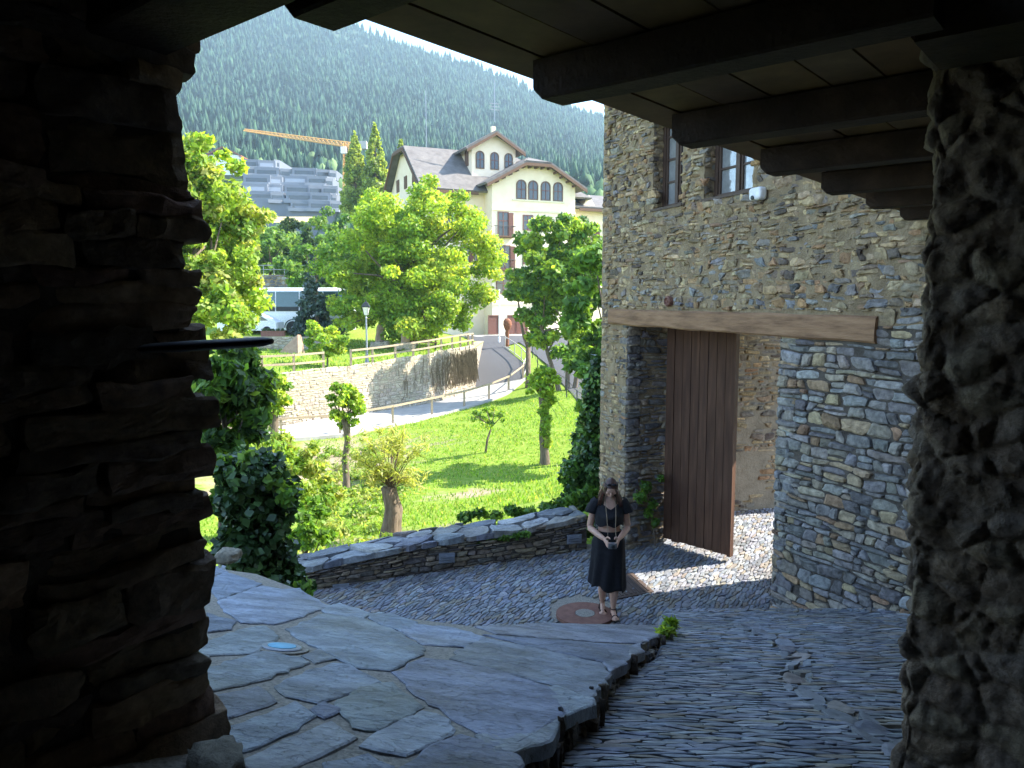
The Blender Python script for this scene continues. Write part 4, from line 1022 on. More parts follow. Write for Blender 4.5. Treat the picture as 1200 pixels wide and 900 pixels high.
# blue-green spruce, valley trees
def conifer(name, b, h, r, n, label, pal, group=None, seed=1):
    t = thing(name, b, label, 'tree', group); mb = MB(); mb.tube([b-Z*.3, b+Z*h*.6, b+Z*h*.97], [r*.09, r*.05, .02], 6); mb.build('trunk', M['bark'], t)
    g = random.Random(seed); cl = []
    for k in range(16):
        f = k/16; R_ = r*(1-f)*(.85+.3*g.random()) + .1
        for j in range(max(3, int(9*(1-f)))):
            a = g.uniform(0, 6.28); cl.append((b + Z*h*(.1+.9*f) + Vector((math.cos(a)*R_*.65, math.sin(a)*R_*.65, -R_*.15)), (R_*.42, R_*.42, h*.035)))
    leaves('crown', cl, n, h*.035, pal, M['leaf_thick'], t, elong=2.5, up=.1); return t
SPR = [(0.06, 0.10, 0.075), (0.08, 0.125, 0.095), (0.045, 0.075, 0.055)]
b = at(372, 392, 55); b.z = uz(b.x, b.y); conifer('spruce_tree', b, 6.6, 2.0, 6500, 'blue-green spruce left of the large bright tree', SPR)
for i, (px, Y, wd, zt_, pal, lab) in enumerate((
    (315, 82, 3.2, 262, MID, 'round green tree behind the white coach'), (345, 88, 3.0, 255, DARK, 'dark green tree left of the poplars'), (395, 90, 3.4, 240, MID, 'rounded green tree under the three poplars'),
    (290, 95, 3.5, 245, BRIGHT, 'light green tree below the grey apartments'), (362, 70, 2.6, 285, MID, 'green tree between the rail wall and the spruce'), (330, 104, 4, 262, DARK, 'dark tree at the edge of the yellow field'), (425, 74, 3.4, 262, MID, 'green tree left behind the large bright tree'),
    (265, 84, 3.4, 262, MID, 'green tree behind the yellow-green tree'))):
    top = at(px, zt_, Y); bz = uz(top.x, Y); H = top.z-bz
    c = Vector((top.x, Y, bz + H*.58)); b = Vector((top.x, Y, bz))
    tree('valley_tree', b, c, .2, crown(c, (wd, wd, H*.42), 34, wd*.3, seed=30+i), 4600, .36, pal, M['leaf'], lab, 'trees behind the park', seed=30+i)
def poplar(px, py0, py1, Y, w, lab, seed):
    top = at(px, py0, Y); bot = at(px, py1, Y); H = top.z - bot.z; w *= 1.75; cl = []; g = random.Random(seed)
    for k in range(130):
        f = g.random(); r = w*(1-f**1.8)*.6+.12; a = g.uniform(0, 6.28); cl.append((Vector((bot.x+math.cos(a)*r*.7, Y+math.sin(a)*r*.7, bot.z+H*f*.96)), (r*.42, r*.42, H*.05)))
    b = Vector((bot.x, Y, bot.z-3))
    t = thing('poplar_tree', b, lab, 'tree', 'poplars beside the crane'); mb = MB(); mb.tube([b, bot, Vector((bot.x, Y, bot.z+H*.9))], [.4, .35, .05], 7); mb.build('trunk', M['bark'], t)
    leaves('crown', cl, 13000, .42, [(0.24, 0.32, 0.06), (0.30, 0.38, 0.08), (0.18, 0.26, 0.05)], M['leaf'], t)
poplar(417, 150, 250, 120, 2.1, 'leftmost poplar with a pointed top right of the crane mast', 41); poplar(441, 143, 245, 118, 2.1, 'tallest poplar in the middle of the three poplars', 42); poplar(471, 162, 235, 124, 1.7, 'smallest poplar just left of the cream building gable', 43)
# low plants along the parapet and garden
t = thing('hedge_plants', (0.3, 11.6, -4.0), 'low green leafy plants growing along the garden side of the parapet', 'plants')
g = random.Random(8)
cl = [(at(px, py, 11.4), (.14, .14, .08)) for px, py in ((545, 606), (560, 601), (580, 604), (600, 598), (620, 600), (640, 594), (655, 590), (668, 586), (680, 580), (690, 575), (650, 598), (610, 604))]
leaves('foliage', cl, 1500, .07, MID, M['leaf'], t)
t = thing('wall_creeper', (-0.1, 10.4, -3.3), 'green trailing creeper hanging over the face of the parapet', 'creeper')
leaves('foliage', [(at(px, py, 10.27), (.1, .05, .045)) for px, py in ((528, 640), (545, 636), (560, 634), (575, 632), (590, 630), (605, 628), (615, 626), (538, 646))], 620, .05, MID, M['leaf'], t)
t = thing('weed', on_terr(783, 742), 'small weed growing at the end of the terrace edge', 'weed')
leaves('foliage', [(on_terr(785, 740)+Z*.05, (.05, .05, .06)), (on_terr(780, 744)+Z*.02, (.06, .04, .03))], 90, .06, BRIGHT, M['leaf'], t, elong=3)
# rank herbs on the dug slope: one mass nobody could count
cl = []; g = random.Random(77)
for i in range(240):
    px, py = g.uniform(300, 470), g.uniform(520, 640); Y = 32 - (py-520)/120*18
    x = at(px, py, Y).x
    if wall_side(x, Y) > -1.0: continue
    q = g.uniform(.12, .34)*(.5+Y/40); cl.append((Vector((x, Y, LOWER(x, Y)+q*.35)), (q, q, q*.55)))
tag(leaves('slope_herbs', cl, 15000, .10, YEL + [(.26, .28, .09), (.14, .22, .04)], M['leaf_thin'], None, elong=2.2), kind='stuff')
# grass
def grass(name, N, xr, yr, zf, ok, hgt, pal):
    x = rng.uniform(*xr, N); y = rng.uniform(*yr, N); keep = np.array([ok(a, b) for a, b in zip(x, y)]); x, y = x[keep], y[keep]; n = len(x)
    z = np.array([zf(a, b) for a, b in zip(x, y)]); a = rng.uniform(0, 6.28, n); h = hgt*rng.uniform(.5, 1.4, n); w = h*.28
    lx, ly = rng.normal(size=n)*h*.4, rng.normal(size=n)*h*.4
    P = np.stack([np.stack([x-np.cos(a)*w, y-np.sin(a)*w, z-.01], 1), np.stack([x+np.cos(a)*w, y+np.sin(a)*w, z-.01], 1), np.stack([x+lx+np.cos(a)*w*.3, y+ly+np.sin(a)*w*.3, z+h], 1), np.stack([x+lx-np.cos(a)*w*.3, y+ly-np.sin(a)*w*.3, z+h], 1)], 1)
    pal = np.array(pal); c = pal[rng.choice(len(pal), n)]*rng.uniform(.75, 1.25, (n, 1))
    tag(quads_obj(name, P, c, M['leaf_thin']), kind='stuff')
GP = [(0.154, 0.280, 0.031), (0.210, 0.336, 0.045), (0.112, 0.224, 0.025), (0.308, 0.350, 0.084)]
def on_path(x, y):
    L = PN
    for a, b in zip(L, L[1:]):
        if a.x <= x <= b.x: return y > a.y + (b.y-a.y)*(x-a.x)/(b.x-a.x) - 0.25
    return y > 49
def gok(x, y):
    if wall_side(x, y) > -0.75 and x < 2: return False
    if abs(x/y) > .5 or on_path(x, y): return False
    return rng.random() > (bare(x, y)-0.12)*1.35 and nz(x*.8, y*.8, 3) > -0.35
grass('garden_grass', 60000, (-9, 7), (11, 44), low_z, gok, .07, GP)
def pok(x, y): return edge_y(x)+.15 < y < 56 and x < XE-.2
grass('park_grass', 9000, (-20, -2.5), (34, 56), UPPER, pok, .13, GP)

# ------------------------------------------------------------------ retaining wall, fences, park furniture
rw = thing('retaining_wall', EDGE[3] - Z*2, 'pale sunlit stone retaining wall below the park, dry vines hanging at its right end', 'wall')
def epoint(u):
    for a, b in zip(EDGE, EDGE[1:]):
        L = math.hypot(b.x-a.x, b.y-a.y)
        if u <= L or b is EDGE[-1]: return a.lerp(b, u/L)
        u -= L
EL = sum(math.hypot(b.x-a.x, b.y-a.y) for a, b in zip(EDGE, EDGE[1:]))
def wl(u): p = epoint(u); q = epoint(min(u+.05, EL-.001)) if u < EL-.1 else epoint(u); p0 = epoint(max(u-.1, 0)); d = (epoint(min(u+.02, EL-.001))-p0); d.z = 0; d.normalize(); return p, Vector((d.y, -d.x, 0))
mb = MB(); rr = []
for i in range(60):
    u = EL*i/59*.9995; p, nn = wl(u); lz = LOWER(p.x, p.y)-1.0
    rr.append([Vector((p.x, p.y, lz))+nn*.12, Vector((p.x, p.y, UPPER(p.x, p.y)+.1)), Vector((p.x, p.y, UPPER(p.x, p.y)+.1))-nn*.5, Vector((p.x, p.y, lz))-nn*.5])
mb.loft(rr)
E1 = EDGE[-1]; rr = []
for i in range(12):
    k = i/11; p = Vector((E1.x-.05, E1.y-.02+18*k, 0)); lz = LOWER(p.x+1, p.y)-1
    rr.append([Vector((p.x+.1, p.y, lz)), Vector((p.x, p.y, UPPER(p.x, p.y)+.1)), Vector((p.x-.5, p.y, UPPER(p.x, p.y)+.1)), Vector((p.x-.5, p.y, lz))])
mb.loft([r[::-1] for r in rr]); mb.build('wall_core', M['pale_mortar'], rw)
mb = MB(); U0 = EL-21
def rmap(u, v, d): p, nn = wl(u); b = LOWER(p.x, p.y)-.1; tz = UPPER(p.x, p.y)+.06; return Vector((p.x, p.y, 0)) + nn*(d+.12*(1-v/2.6)) + Z*(b + (tz-b)*v/2.6)
raise_stones(mb, courses(U0, EL-.05, 0, 2.6, (.10, .26), (.2, .7), 81, .3), rmap, pick([(.35, .30, .22), (.40, .345, .26), (.31, .265, .195), (.37, .31, .215)], .15), gap=.014, h=(0, .02), base=-.04, rough=.14, seed=26)
mb.build('stonework', M['rubble'], rw)
Q = []; C_ = []
g = np.random.default_rng(4)
for i in range(1000):
    k = g.random()*.89
    u = EL - abs(g.normal())*2.4 - .05 if k < .85 else EL - 7.6 + g.normal()*.5
    if u > EL-.05: continue
    p, nn = wl(u); tz = UPPER(p.x, p.y)+.1; L = (.25+1.9*g.random()**1.7)*(.55 if k > .85 else 1); z1 = tz - g.random()*max(.05, (2.3-L)); a = Vector((p.x, p.y, z1)) + nn*g.uniform(.12, .22)
    e = a + Vector((g.normal()*.12, 0, -L)); w = Vector((g.uniform(.006, .016), .0, 0))
    Q.append([a-w, a+w, e+w, e-w]); C_.append(np.array((.17, .13, .085))*g.uniform(.5, 1.5))
quads_obj('dry_vines', np.array([[tuple(v) for v in q] for q in Q]), np.array(C_), M['leaf_thick'], rw)

def fence(name, pts, label, cat, zf, h, pr_, rails, mat, off=0.0, rr=.035, sq=True):
    t = thing(name, pts[0], label, cat); P = [Vector((p.x, p.y, zf(p.x, p.y)+off)) for p in pts]
    for p in P:
        mb = MB(); 
        if sq: mb.cbox(p + Z*(h*.5-.12), pr_*2, pr_*2, h+.24, .3)
        else: mb.tube([p-Z*.2, p+Z*h], pr_, 7)
        mb.build('post', mat, t)
    for a, b in zip(P, P[1:]):
        d = (b-a).normalized(); s = Vector((d.y, -d.x, 0)).normalized()
        for f in rails:
            mb = MB()
            if sq: mb.box(a + Z*(h*f-.05) + s*pr_*1.02, (b-a), s*.035, Z*.10)
            else: mb.tube([a+Z*h*f, b+Z*h*f], rr, 6)
            mb.build('rail', mat, t)
    return t
def on_edge(px): # point on the wall edge at a picture column
    for a, b in zip(EDGE, EDGE[1:]):
        for i in range(41):
            p = a.lerp(b, i/40)
            if 600+900*p.x/p.y >= px: return p + Vector((0, .35, 0))
fence('park_fence', [on_edge(px) for px in (230, 265, 302, 340, 376)], 'brown two-rail timber fence left of the round bush above the retaining wall', 'fence', UPPER, 1.05, .055, (.55, .95), M['fence_wood'])
fence('park_fence', [on_edge(px) for px in (409, 434, 460, 483, 501, 516, 528, 538, 547, 553)], 'brown two-rail timber fence right of the lamp post above the retaining wall', 'fence', UPPER, 1.05, .055, (.55, .95), M['fence_wood'])
fence('path_railing', [p + Vector((0, .12, 0)) for p in (at(240, 522, 32.4), at(329, 518, 33.7), at(398, 512, 35), at(460, 503, 37.1), at(506, 492, 39.5), at(544, 481, 41.8), at(573, 470.5, 44.4), at(596, 462, 46.6), at(613, 451, 49.8))], 'wooden post railing along the near edge of the pale garden path', 'railing', LOWER, .95, .05, (.95,), M['fence_wood'], .08)
fence('road_railing', [at(613, 449, 50.2), at(618, 437, 53.5), at(611, 427, 56), at(603, 420, 58.5), at(592, 412, 62)], 'pale curved railing round the grass bend of the road', 'railing', LOWER, .95, .035, (.95, .1), M['concrete'], .08, .04, False)
fence('side_railing', [at(624, 418, 57), at(630, 428, 52), at(642, 440, 48), at(652, 452, 44.5), at(664, 466, 41), at(676, 480, 37.5), at(688, 497, 34)], 'dark thin railing along the lower side road at the right', 'railing', LOWER, 1.0, .03, (.95, .5), M['black_metal'], .05, .018, False)
# lamp post
p = on_edge(424); p = Vector((p.x, p.y+.5, UPPER(p.x, p.y+.5)))
t = thing('street_lamp', p, 'old-style lantern on a slim green-grey post behind the park fence', 'street lamp')
mb = MB(); mb.lathe(p, [(.13, -.1), (.13, .25), (.09, .35), (.075, .9), (.055, 1.0), (.045, 2.55), (.07, 2.6), (.03, 2.66), (.03, 2.75)], 10); mb.build('post', M['metal_grey'], t)
mb = MB(); mb.loft([[p + Vector((math.cos(a)*r, math.sin(a)*r, z)) for a in [math.pi/4+k*math.pi/2 for k in range(4)]] for r, z in ((.12, 2.75), (.24, 3.17))]); M['lamp_glass'] = plain('lamp_glass', (.75, .72, .62), .3); mb.build('lantern_glass', M['lamp_glass'], t)
mb = MB(); mb.loft([[p + Vector((math.cos(a)*r, math.sin(a)*r, z)) for a in [math.pi/4+k*math.pi/2 for k in range(4)]] for r, z in ((.30, 3.17), (.30, 3.22), (.13, 3.42), (.05, 3.46), (.02, 3.58))])
for k in range(4):
    a = math.pi/4+k*math.pi/2; mb.tube([p+Vector((math.cos(a)*.125, math.sin(a)*.125, 2.75)), p+Vector((math.cos(a)*.245, math.sin(a)*.245, 3.17))], .012, 4)
mb.build('lantern_frame', M['black_metal'], t)
# carved stones in the park
M['sandstone'] = ramp_mat('sandstone', 5, [(.3, (.28, .17, .12)), (.7, (.42, .30, .22))], .9, .6, .02)
def standing(px, py, Y, h, lab, seed):
    p = at(px, py, Y); p.z = UPPER(p.x, p.y); g = random.Random(seed)
    t = thing('standing_stone', p, lab, 'monument', 'carved stones in the park'); mb = MB(); mb.col = (.34, .22, .17)
    rough_block(mb, p + Z*(.35+h/2), (.26, .08, 0), (-.05, .2, 0), Vector((.06, 0, h/2)), .06, .6, 2.5); mb.build('stone', M['sandstone'], t, smooth=True)
    mb = MB(); mb.col = (.4, .33, .25)
    for k in range(4): rough_block(mb, p + Vector((-.4+k*.27, -.1, .2+.06*(k % 2))), (.24, 0, 0), (0, .3, 0), (0, 0, .24), .08, .8, 3)
    mb.build('plinth', M['rubble'], t, smooth=True)
standing(446, 409, 50, 1.25, 'tall reddish carved stone on a rock plinth left of the tree trunk', 1)
standing(476, 413, 49, .9, 'shorter dark reddish carved stone right of the tree trunk, on rocks', 2)
p = at(345, 410, 46); p.z = UPPER(p.x, p.y); mb = MB()
mb.add([p+Vector((-1.0, 0, 0)), p+Vector((.3, -.3, 0)), p+Vector((.5, .5, 0)), p+Vector((-.8, .7, 0)), p+Vector((.22, 0, 1.15)), p+Vector((.32, .4, 1.1))], [(0, 1, 4), (1, 2, 5, 4), (2, 3, 5), (3, 0, 4, 5), (3, 2, 1, 0)])
tag(mb.build('wedge_stone', M['sandstone']), 'reddish wedge-shaped rock on the lawn before the low planter wall', 'rock')
# park wall with planter
lw = thing('planter_wall', at(320, 408, 48), 'low sunlit stone wall in front of the white coach', 'wall')
a, b = at(262, 405, 49.5), at(398, 408, 48.5); mb = MB(); d = b-a; d.z = 0; d.normalize(); s = Vector((d.y, -d.x, 0)); base = min(UPPER(a.x, a.y), UPPER(b.x, b.y))-.3
mb.box(Vector((a.x, a.y, base)), (b-a)-Z*(b-a).z, -s*.4, Z*1.15); mb.build('wall_core', M['pale_mortar'], lw)
mb = MB(); raise_stones(mb, cells(0, (b-a).length, 0, 1.15, .4, .17, .4, .1, 83), lambda u, v, dd: Vector((a.x, a.y, base)) + d*u + s*dd + Z*v, pick([(.44, .38, .28), (.40, .32, .22), (.36, .32, .26)], .15), gap=.025, h=(0, .04), base=-.03, seed=27); mb.build('stonework', M['rubble'], lw)
p = at(320, 394, 49.6); p = Vector((p.x, p.y+.0, base+1.155))
t = thing('planter_box', p, 'terracotta flower trough on the low wall in front of the white coach', 'planter'); mb = MB()
mb.box(p + Vector((-.75, -.12, 0)), (1.5, 0, 0), (0, .3, 0), (0, 0, .3)); mb.box(p + Vector((-.78, -.15, .30)), (1.56, 0, 0), (0, .36, 0), (0, 0, .05)); mb.build('trough', M['terracotta'], t)
leaves('plants', [(p + Vector((x, .03, .42)), (.15, .12, .1)) for x in (-.6, -.3, 0, .3, .6)], 300, .09, DARK, M['leaf'], t)
# rust figure by the road
p = at(592, 412, 62.5); p.x += .15; p.z = LOWER(p.x, p.y)
t = thing('sculpture', p, 'rust-brown slender figure sculpture with a heavy head at the road bend', 'sculpture'); mb = MB()
mb.loft([[p + Vector((x + math.cos(k*.628)*r, math.sin(k*.628)*r*.8, z)) for k in range(10)] for r, x, z in ((.16, 0, -.2), (.15, .02, .4), (.11, .05, .8), (.17, .0, 1.15), (.14, .03, 1.4), (.26, .04, 1.6), (.36, .05, 1.9), (.32, .03, 2.2), (.14, 0, 2.4))])
mb.build('figure', M['rust'], t, smooth=True); mb = MB(); mb.box(p + Vector((-.28, -.2, -.3)), (.56, 0, 0), (0, .4, 0), (0, 0, .42)); mb.build('base', M['concrete'], t)
p = at(585, 400, 66); p.z = LOWER(p.x, p.y)
t = thing('lamp_column', p, 'slim pale post standing left of the rusty sculpture', 'post'); mb = MB(); mb.lathe(p, [(.09, -.1), (.09, .5), (.055, .55), (.05, 4.4), (.08, 4.45), (.08, 4.6)], 8); mb.build('shaft', M['white_paint'], t)
p = at(498, 408, 49); p.z = UPPER(p.x, p.y)
t = thing('park_bench', p, 'reddish park bench behind the fence under the large tree', 'bench')
mb = MB()
for k in range(3): mb.box(p + Vector((-.8, -.05+k*.15, .45)), (1.6, 0, 0), (0, .12, 0), (0, 0, .05))
mb.build('seat', M['terracotta'], t); mb = MB()
for k in range(2): mb.box(p + Vector((-.8, .42+k*.04, .6+k*.17)), (1.6, 0, 0), (0, .05, 0), (0, 0, .13))
mb.build('backrest', M['terracotta'], t)
for x in (-.65, .65): mb = MB(); mb.box(p + Vector((x-.04, -.02, -.1)), (.08, 0, 0), (0, .06, 0), (0, 0, .55)); mb.box(p + Vector((x-.04, .38, -.1)), (.08, 0, 0), (.0, .06, 0), (0, .06, 1.0)); mb.build('leg', M['black_metal'], t)

# ------------------------------------------------------------------ coach and car
def wheel(c, r, w, t):
    mb = MB(); k = 20; prof = [(.55, -.5), (.98, -.5), (1, -.4), (1, .4), (.98, .5), (.55, .5)]
    def ring(q, y): return [c + Vector((math.cos(2*math.pi*i/k)*r*q, y*w, math.sin(2*math.pi*i/k)*r*q)) for i in range(k)]
    mb.loft([ring(q, y) for q, y in prof]); M.setdefault('rubber', plain('rubber', (.025, .025, .025), .8)); wo_ = mb.build('wheel', M['rubber'], t)
    mb = MB(); mb.loft([ring(q, y) for q, y in ((.56, -.3), (.56, -.46), (.4, -.40), (.2, -.5), (.08, -.52))]); mb.build('rim', M['metal_grey'], wo_)
p = at(348, 392, 57); gzc = p.z
cx0 = at(255, 392, 57).x; cx1 = at(410, 392, 57).x
t = thing('coach', Vector((p.x, 57, gzc)), 'white coach with dark green side windows parked behind the low wall', 'coach')
def section(x, sh=1.0, zt=3.45): return [Vector((x, y, z)) for y, z in ((57.0, gzc+.32), (57.0-.02, gzc+1.0), (57.03, gzc+2.0), (57.14, gzc+zt-.22), (57.3, gzc+zt-.05), (57.6, gzc+zt), (58.9, gzc+zt), (59.3, gzc+zt-.2), (59.5, gzc+2), (59.5, gzc+.32))]
mb = MB(); mb.loft([section(cx0, zt=3.1), section(cx0+.25, zt=3.4), section(cx0+.6), section(cx1-.3), section(cx1, zt=3.3)]); mb.build('body', M['white_paint'], t)
M['coach_glass'] = plain('coach_glass', (.05, .10, .09), .06, 0, .8)
for i in range(5):
    x0 = cx0+.9+i*1.75; 
    if x0+1.7 > cx1: break
    mb = MB(); mb.add([(x0, 56.985, gzc+2.05), (x0+1.66, 56.985, gzc+2.05), (x0+1.66, 57.10, gzc+3.16), (x0, 57.10, gzc+3.16), (x0, 57.02, gzc+2.05), (x0+1.66, 57.02, gzc+2.05), (x0+1.66, 57.13, gzc+3.16), (x0, 57.13, gzc+3.16)], [(0, 1, 2, 3), (4, 7, 6, 5), (0, 4, 5, 1), (1, 5, 6, 2), (2, 6, 7, 3), (3, 7, 4, 0)]); mb.build('window', M['coach_glass'], t)
    mb = MB(); mb.box((x0, 56.975, gzc+1.72), (1.66, 0, 0), (0, .02, 0), (0, 0, .33)); mb.build('window_apron', M['black_metal'], t)
for px in (343, 268): c = at(px, 383, 56.95); wheel(Vector((c.x, 57.08, gzc+.5)), .5, .3, t)
for px in (343, 268):
    c = at(px, 383, 56.95); mb = MB(); mb.loft([[Vector((c.x+math.cos(a)*r, y, gzc+.5+math.sin(a)*r)) for a in [math.pi*i/12 for i in range(13)]] for r, y in ((.64, 56.97), (.56, 56.965))], cap=False, closed=False); mb.build('wheel_arch', M['black_metal'], t)
p = at(292, 393, 53); zc = p.z
t = thing('parked_car', Vector((p.x, 53, zc)), 'pale small car with green windscreen parked left of the flower trough', 'car')
mb = MB(); xo = p.x
def cs(prof, y): return [Vector((xo+x, y, zc+z)) for x, z in prof]
pf = [(-2.0, .3), (-2.05, .6), (-1.9, .85), (-1.0, .98), (-.35, 1.42), (.8, 1.46), (1.7, 1.0), (1.95, .9), (1.98, .35)]
ins = [(x*.97, .3+(z-.3)*.97) for x, z in pf]
mb.loft([cs(ins, 52.95), cs(pf, 53.1), cs(pf, 54.5), cs(ins, 54.65)]); mb.build('body', M['white_paint'], t)
mb = MB(); wq = [(-.85, 1.0), (-.3, 1.37), (.75, 1.40), (1.35, 1.02)]; mb.loft([[Vector((xo+x, y, zc+z)) for x, z in wq] for y in (52.935, 52.96)]); mb.build('side_window', M['coach_glass'], t)
mb = MB(); mb.box((xo-.98, 53.2, zc+1.0), (.6, 0, .40), (0, 1.2, 0), (-.02, 0, .02)); mb.build('windscreen', M['coach_glass'], t)
for x in (-1.3, 1.25): wheel(Vector((xo+x, 53.02, zc+.31)), .31, .2, t)
# stone terrace wall with rail behind the coach
a, b = at(285, 352, 74), at(382, 352, 74); zt_ = at(300, 322, 74).z
t = thing('terrace_wall', a, 'grey stone terrace wall with a rail behind the coach', 'wall'); mb = MB(); mb.box(Vector((a.x, 74, a.z-2)), (b.x-a.x, 0, 0), (0, .5, 0), (0, 0, zt_-a.z+2)); mb.build('wall_core', M['mortar'], t)
mb = MB(); raise_stones(mb, cells(0, b.x-a.x, 0, zt_-a.z, .5, .28, .4, .1, 85), lambda u, v, d: Vector((a.x+u, 74-d, a.z+v)), pick([(.2, .2, .2), (.28, .27, .26), (.15, .15, .16)], .2), gap=.03, h=(0, .06), base=-.04, seed=28); mb.build('stonework', M['rubble'], t)
mb = MB()
for i in range(9): x = a.x+(b.x-a.x)*i/8; mb.tube([(x, 74.2, zt_), (x, 74.2, zt_+.9)], .03, 5)
mb.build('posts', M['metal_grey'], t)
for h in (.5, .9): mb = MB(); mb.tube([(a.x, 74.2, zt_+h), (b.x, 74.2, zt_+h)], .03, 5); mb.build('rail', M['metal_grey'], t)

# ------------------------------------------------------------------ cream building
YO = at(577, 393, 78); YA = R(24); yu = Vector((math.cos(YA), math.sin(YA), 0)); yv = Vector((-math.sin(YA), math.cos(YA), 0))
def B(u, v, w): return YO + yu*u + yv*v + Z*w
M['cream'] = ramp_mat('cream', 1.2, [(.3, (.78, .63, .45)), (.7, (.85, .71, .54))], .95, .2, .01)
M['cream_trim'] = plain('cream_trim', (.72, .62, .44), .9)
M['roof_tile'] = ramp_mat('roof_tile', 1.5, [(.3, (.105, .096, .09)), (.7, (.175, .162, .15))], .8, .5, .03, bscale=8)
M['eave_wood'] = plain('eave_wood', (.13, .07, .04), .8)
M['red_wood'] = plain('red_wood', (.15, .06, .04), .7)
HB = thing('cream_building', B(5, 5, 0), 'tall cream building with grey gabled roofs and arched windows beyond the trees', 'building')
def bbox(mb, u0, u1, v0, v1, w0, w1): mb.box(B(u0, v0, w0), yu*(u1-u0), yv*(v1-v0), Z*(w1-w0))
def gable(mb, u0, u1, v0, v1, w0, we, wr, clip=0.0):
    """wall block with a gable facing the front; ridge along v"""
    um = (u0+u1)/2; pr_ = [(u0, w0), (u1, w0), (u1, we)]
    k = clip; pr_ += [(um+(u1-um)*k, wr-(wr-we)*k), (um-(um-u0)*k, wr-(wr-we)*k)] if k else [(um, wr)]
    pr_ += [(u0, we)]; mb.loft([[B(u, v, w) for u, w in pr_] for v in (v0, v1)])
FW, FE, FR = 9.4, 15.4, 18.0
mb = MB(); gable(mb, 0, FW, 0, 9, -2, FE, FR, .30)
bbox(mb, -6.2, 0.0, 2.2, 16, -2, 14.6); bbox(mb, FW, FW+9, 2.2, 16, -2, 13.35)
# left end gable of the main body
mb.loft([[B(u, v, w) for v, w in ((2.2, 14.6), (7.2, 19.2), (11, 19.2), (16, 14.6))] for u in (-6.2, -5.8)])
bbox(mb, -.9, 4.0, 3.2, 8.6, 14, 19.3); 
mb.loft([[B(u, v, w) for u, w in ((-.9, 19.3), (4.0, 19.3), (1.55, 20.55))] for v in (3.2, 3.5)])
mb.build('wall', M['cream'], HB)
def roof_pl(mb, P, th=.22):
    P = [Vector(p) for p in P]; n = (P[1]-P[0]).cross(P[2]-P[0]).normalized()
    if n.z < 0: n = -n
    mb.loft([P, [p + n*th for p in P]])
mb = MB(); O = .9; um = FW/2; k = .30
ul, ur = um-um*k, um+um*k; wk = FR-(FR-FE)*k
dz = (FR-FE)/um
roof_pl(mb, [B(-O, -O, FE-O*dz), B(ul, -O, wk), B(um, 1.6, FR), B(um, 9, FR), B(-O, 9, FE-O*dz)])
roof_pl(mb, [B(FW+O, -O, FE-O*dz), B(ur, -O, wk), B(um, 1.6, FR), B(um, 9, FR), B(FW+O, 9, FE-O*dz)])
roof_pl(mb, [B(ul, -O, wk), B(ur, -O, wk), B(um, 1.6, FR)])
# main roof, hipped behind the front gable, and the lower right wing
UH, UE = 5.2, FW+2.6
roof_pl(mb, [B(-7.0, 1.2, 14.3), B(UE, 1.2, 14.3), B(UH, 7.2, 19.3), B(-7.0, 7.2, 19.3)])
roof_pl(mb, [B(-7.0, 7.2, 19.3), B(UH, 7.2, 19.3), B(UH, 11, 19.3), B(-7.0, 11, 19.3)])
roof_pl(mb, [B(-7.0, 17, 14.1), B(UE, 17, 14.1), B(UH, 11, 19.3), B(-7.0, 11, 19.3)])
roof_pl(mb, [B(UE, 1.2, 14.3), B(UE, 17, 14.1), B(UH, 11, 19.3), B(UH, 7.2, 19.3)])
roof_pl(mb, [B(FW+.3, 1.2, 13.3), B(FW+10, 1.2, 13.3), B(FW+10, 8, 15.6), B(FW+.3, 8, 15.6)])
roof_pl(mb, [B(FW+.3, 17, 13.3), B(FW+10, 17, 13.3), B(FW+10, 8, 15.6), B(FW+.3, 8, 15.6)])
# tower
roof_pl(mb, [B(-1.7, 2.5, 18.75), B(1.55, 2.5, 20.65), B(1.55, 9.2, 20.65), B(-1.7, 9.2, 18.75)]); roof_pl(mb, [B(4.8, 2.5, 18.75), B(1.55, 2.5, 20.65), B(1.55, 9.2, 20.65), B(4.8, 9.2, 18.75)])
mb.build('roof', M['roof_tile'], HB)
def beam(mb, a, b, w=.16, h=.3): 
    d = b-a; s = d.cross(Z).normalized()*w; mb.box(a - s/2 - Z*h, d, s, Z*h)
for a, b in (((-O, -O-.05, FE-O*dz), (ul, -O-.05, wk)), ((ul, -O-.05, wk), (ur, -O-.05, wk)), ((ur, -O-.05, wk), (FW+O, -O-.05, FE-O*dz)), ((-1.7, 2.45, 18.75), (1.55, 2.45, 20.65)), ((1.55, 2.45, 20.65), (4.8, 2.45, 18.75)),
             ((-7.05, 1.2, 14.3), (-7.05, 7.2, 19.3)), ((-7.05, 7.2, 19.3), (-7.05, 11, 19.3)), ((-7.05, 11, 19.3), (-7.05, 17, 14.1)), ((-7, 1.15, 14.35), (-O-.1, 1.15, 14.35)), ((FW+1.2, 1.15, 13.35), (FW+10, 1.15, 13.35))):
    mb = MB(); beam(mb, B(*a), B(*b)); mb.build('eave_board', M['eave_wood'], HB)
for i in range(13): u = FW/13*i+.3; mb = MB(); mb.box(B(u, -.8, (wk if ul < u < ur else FE+(min(u, FW-u))*dz)-.42), yu*.14, yv*.85, Z*.2); mb.build('rafter_end', M['eave_wood'], HB)
M['rail_iron'] = M['black_metal']
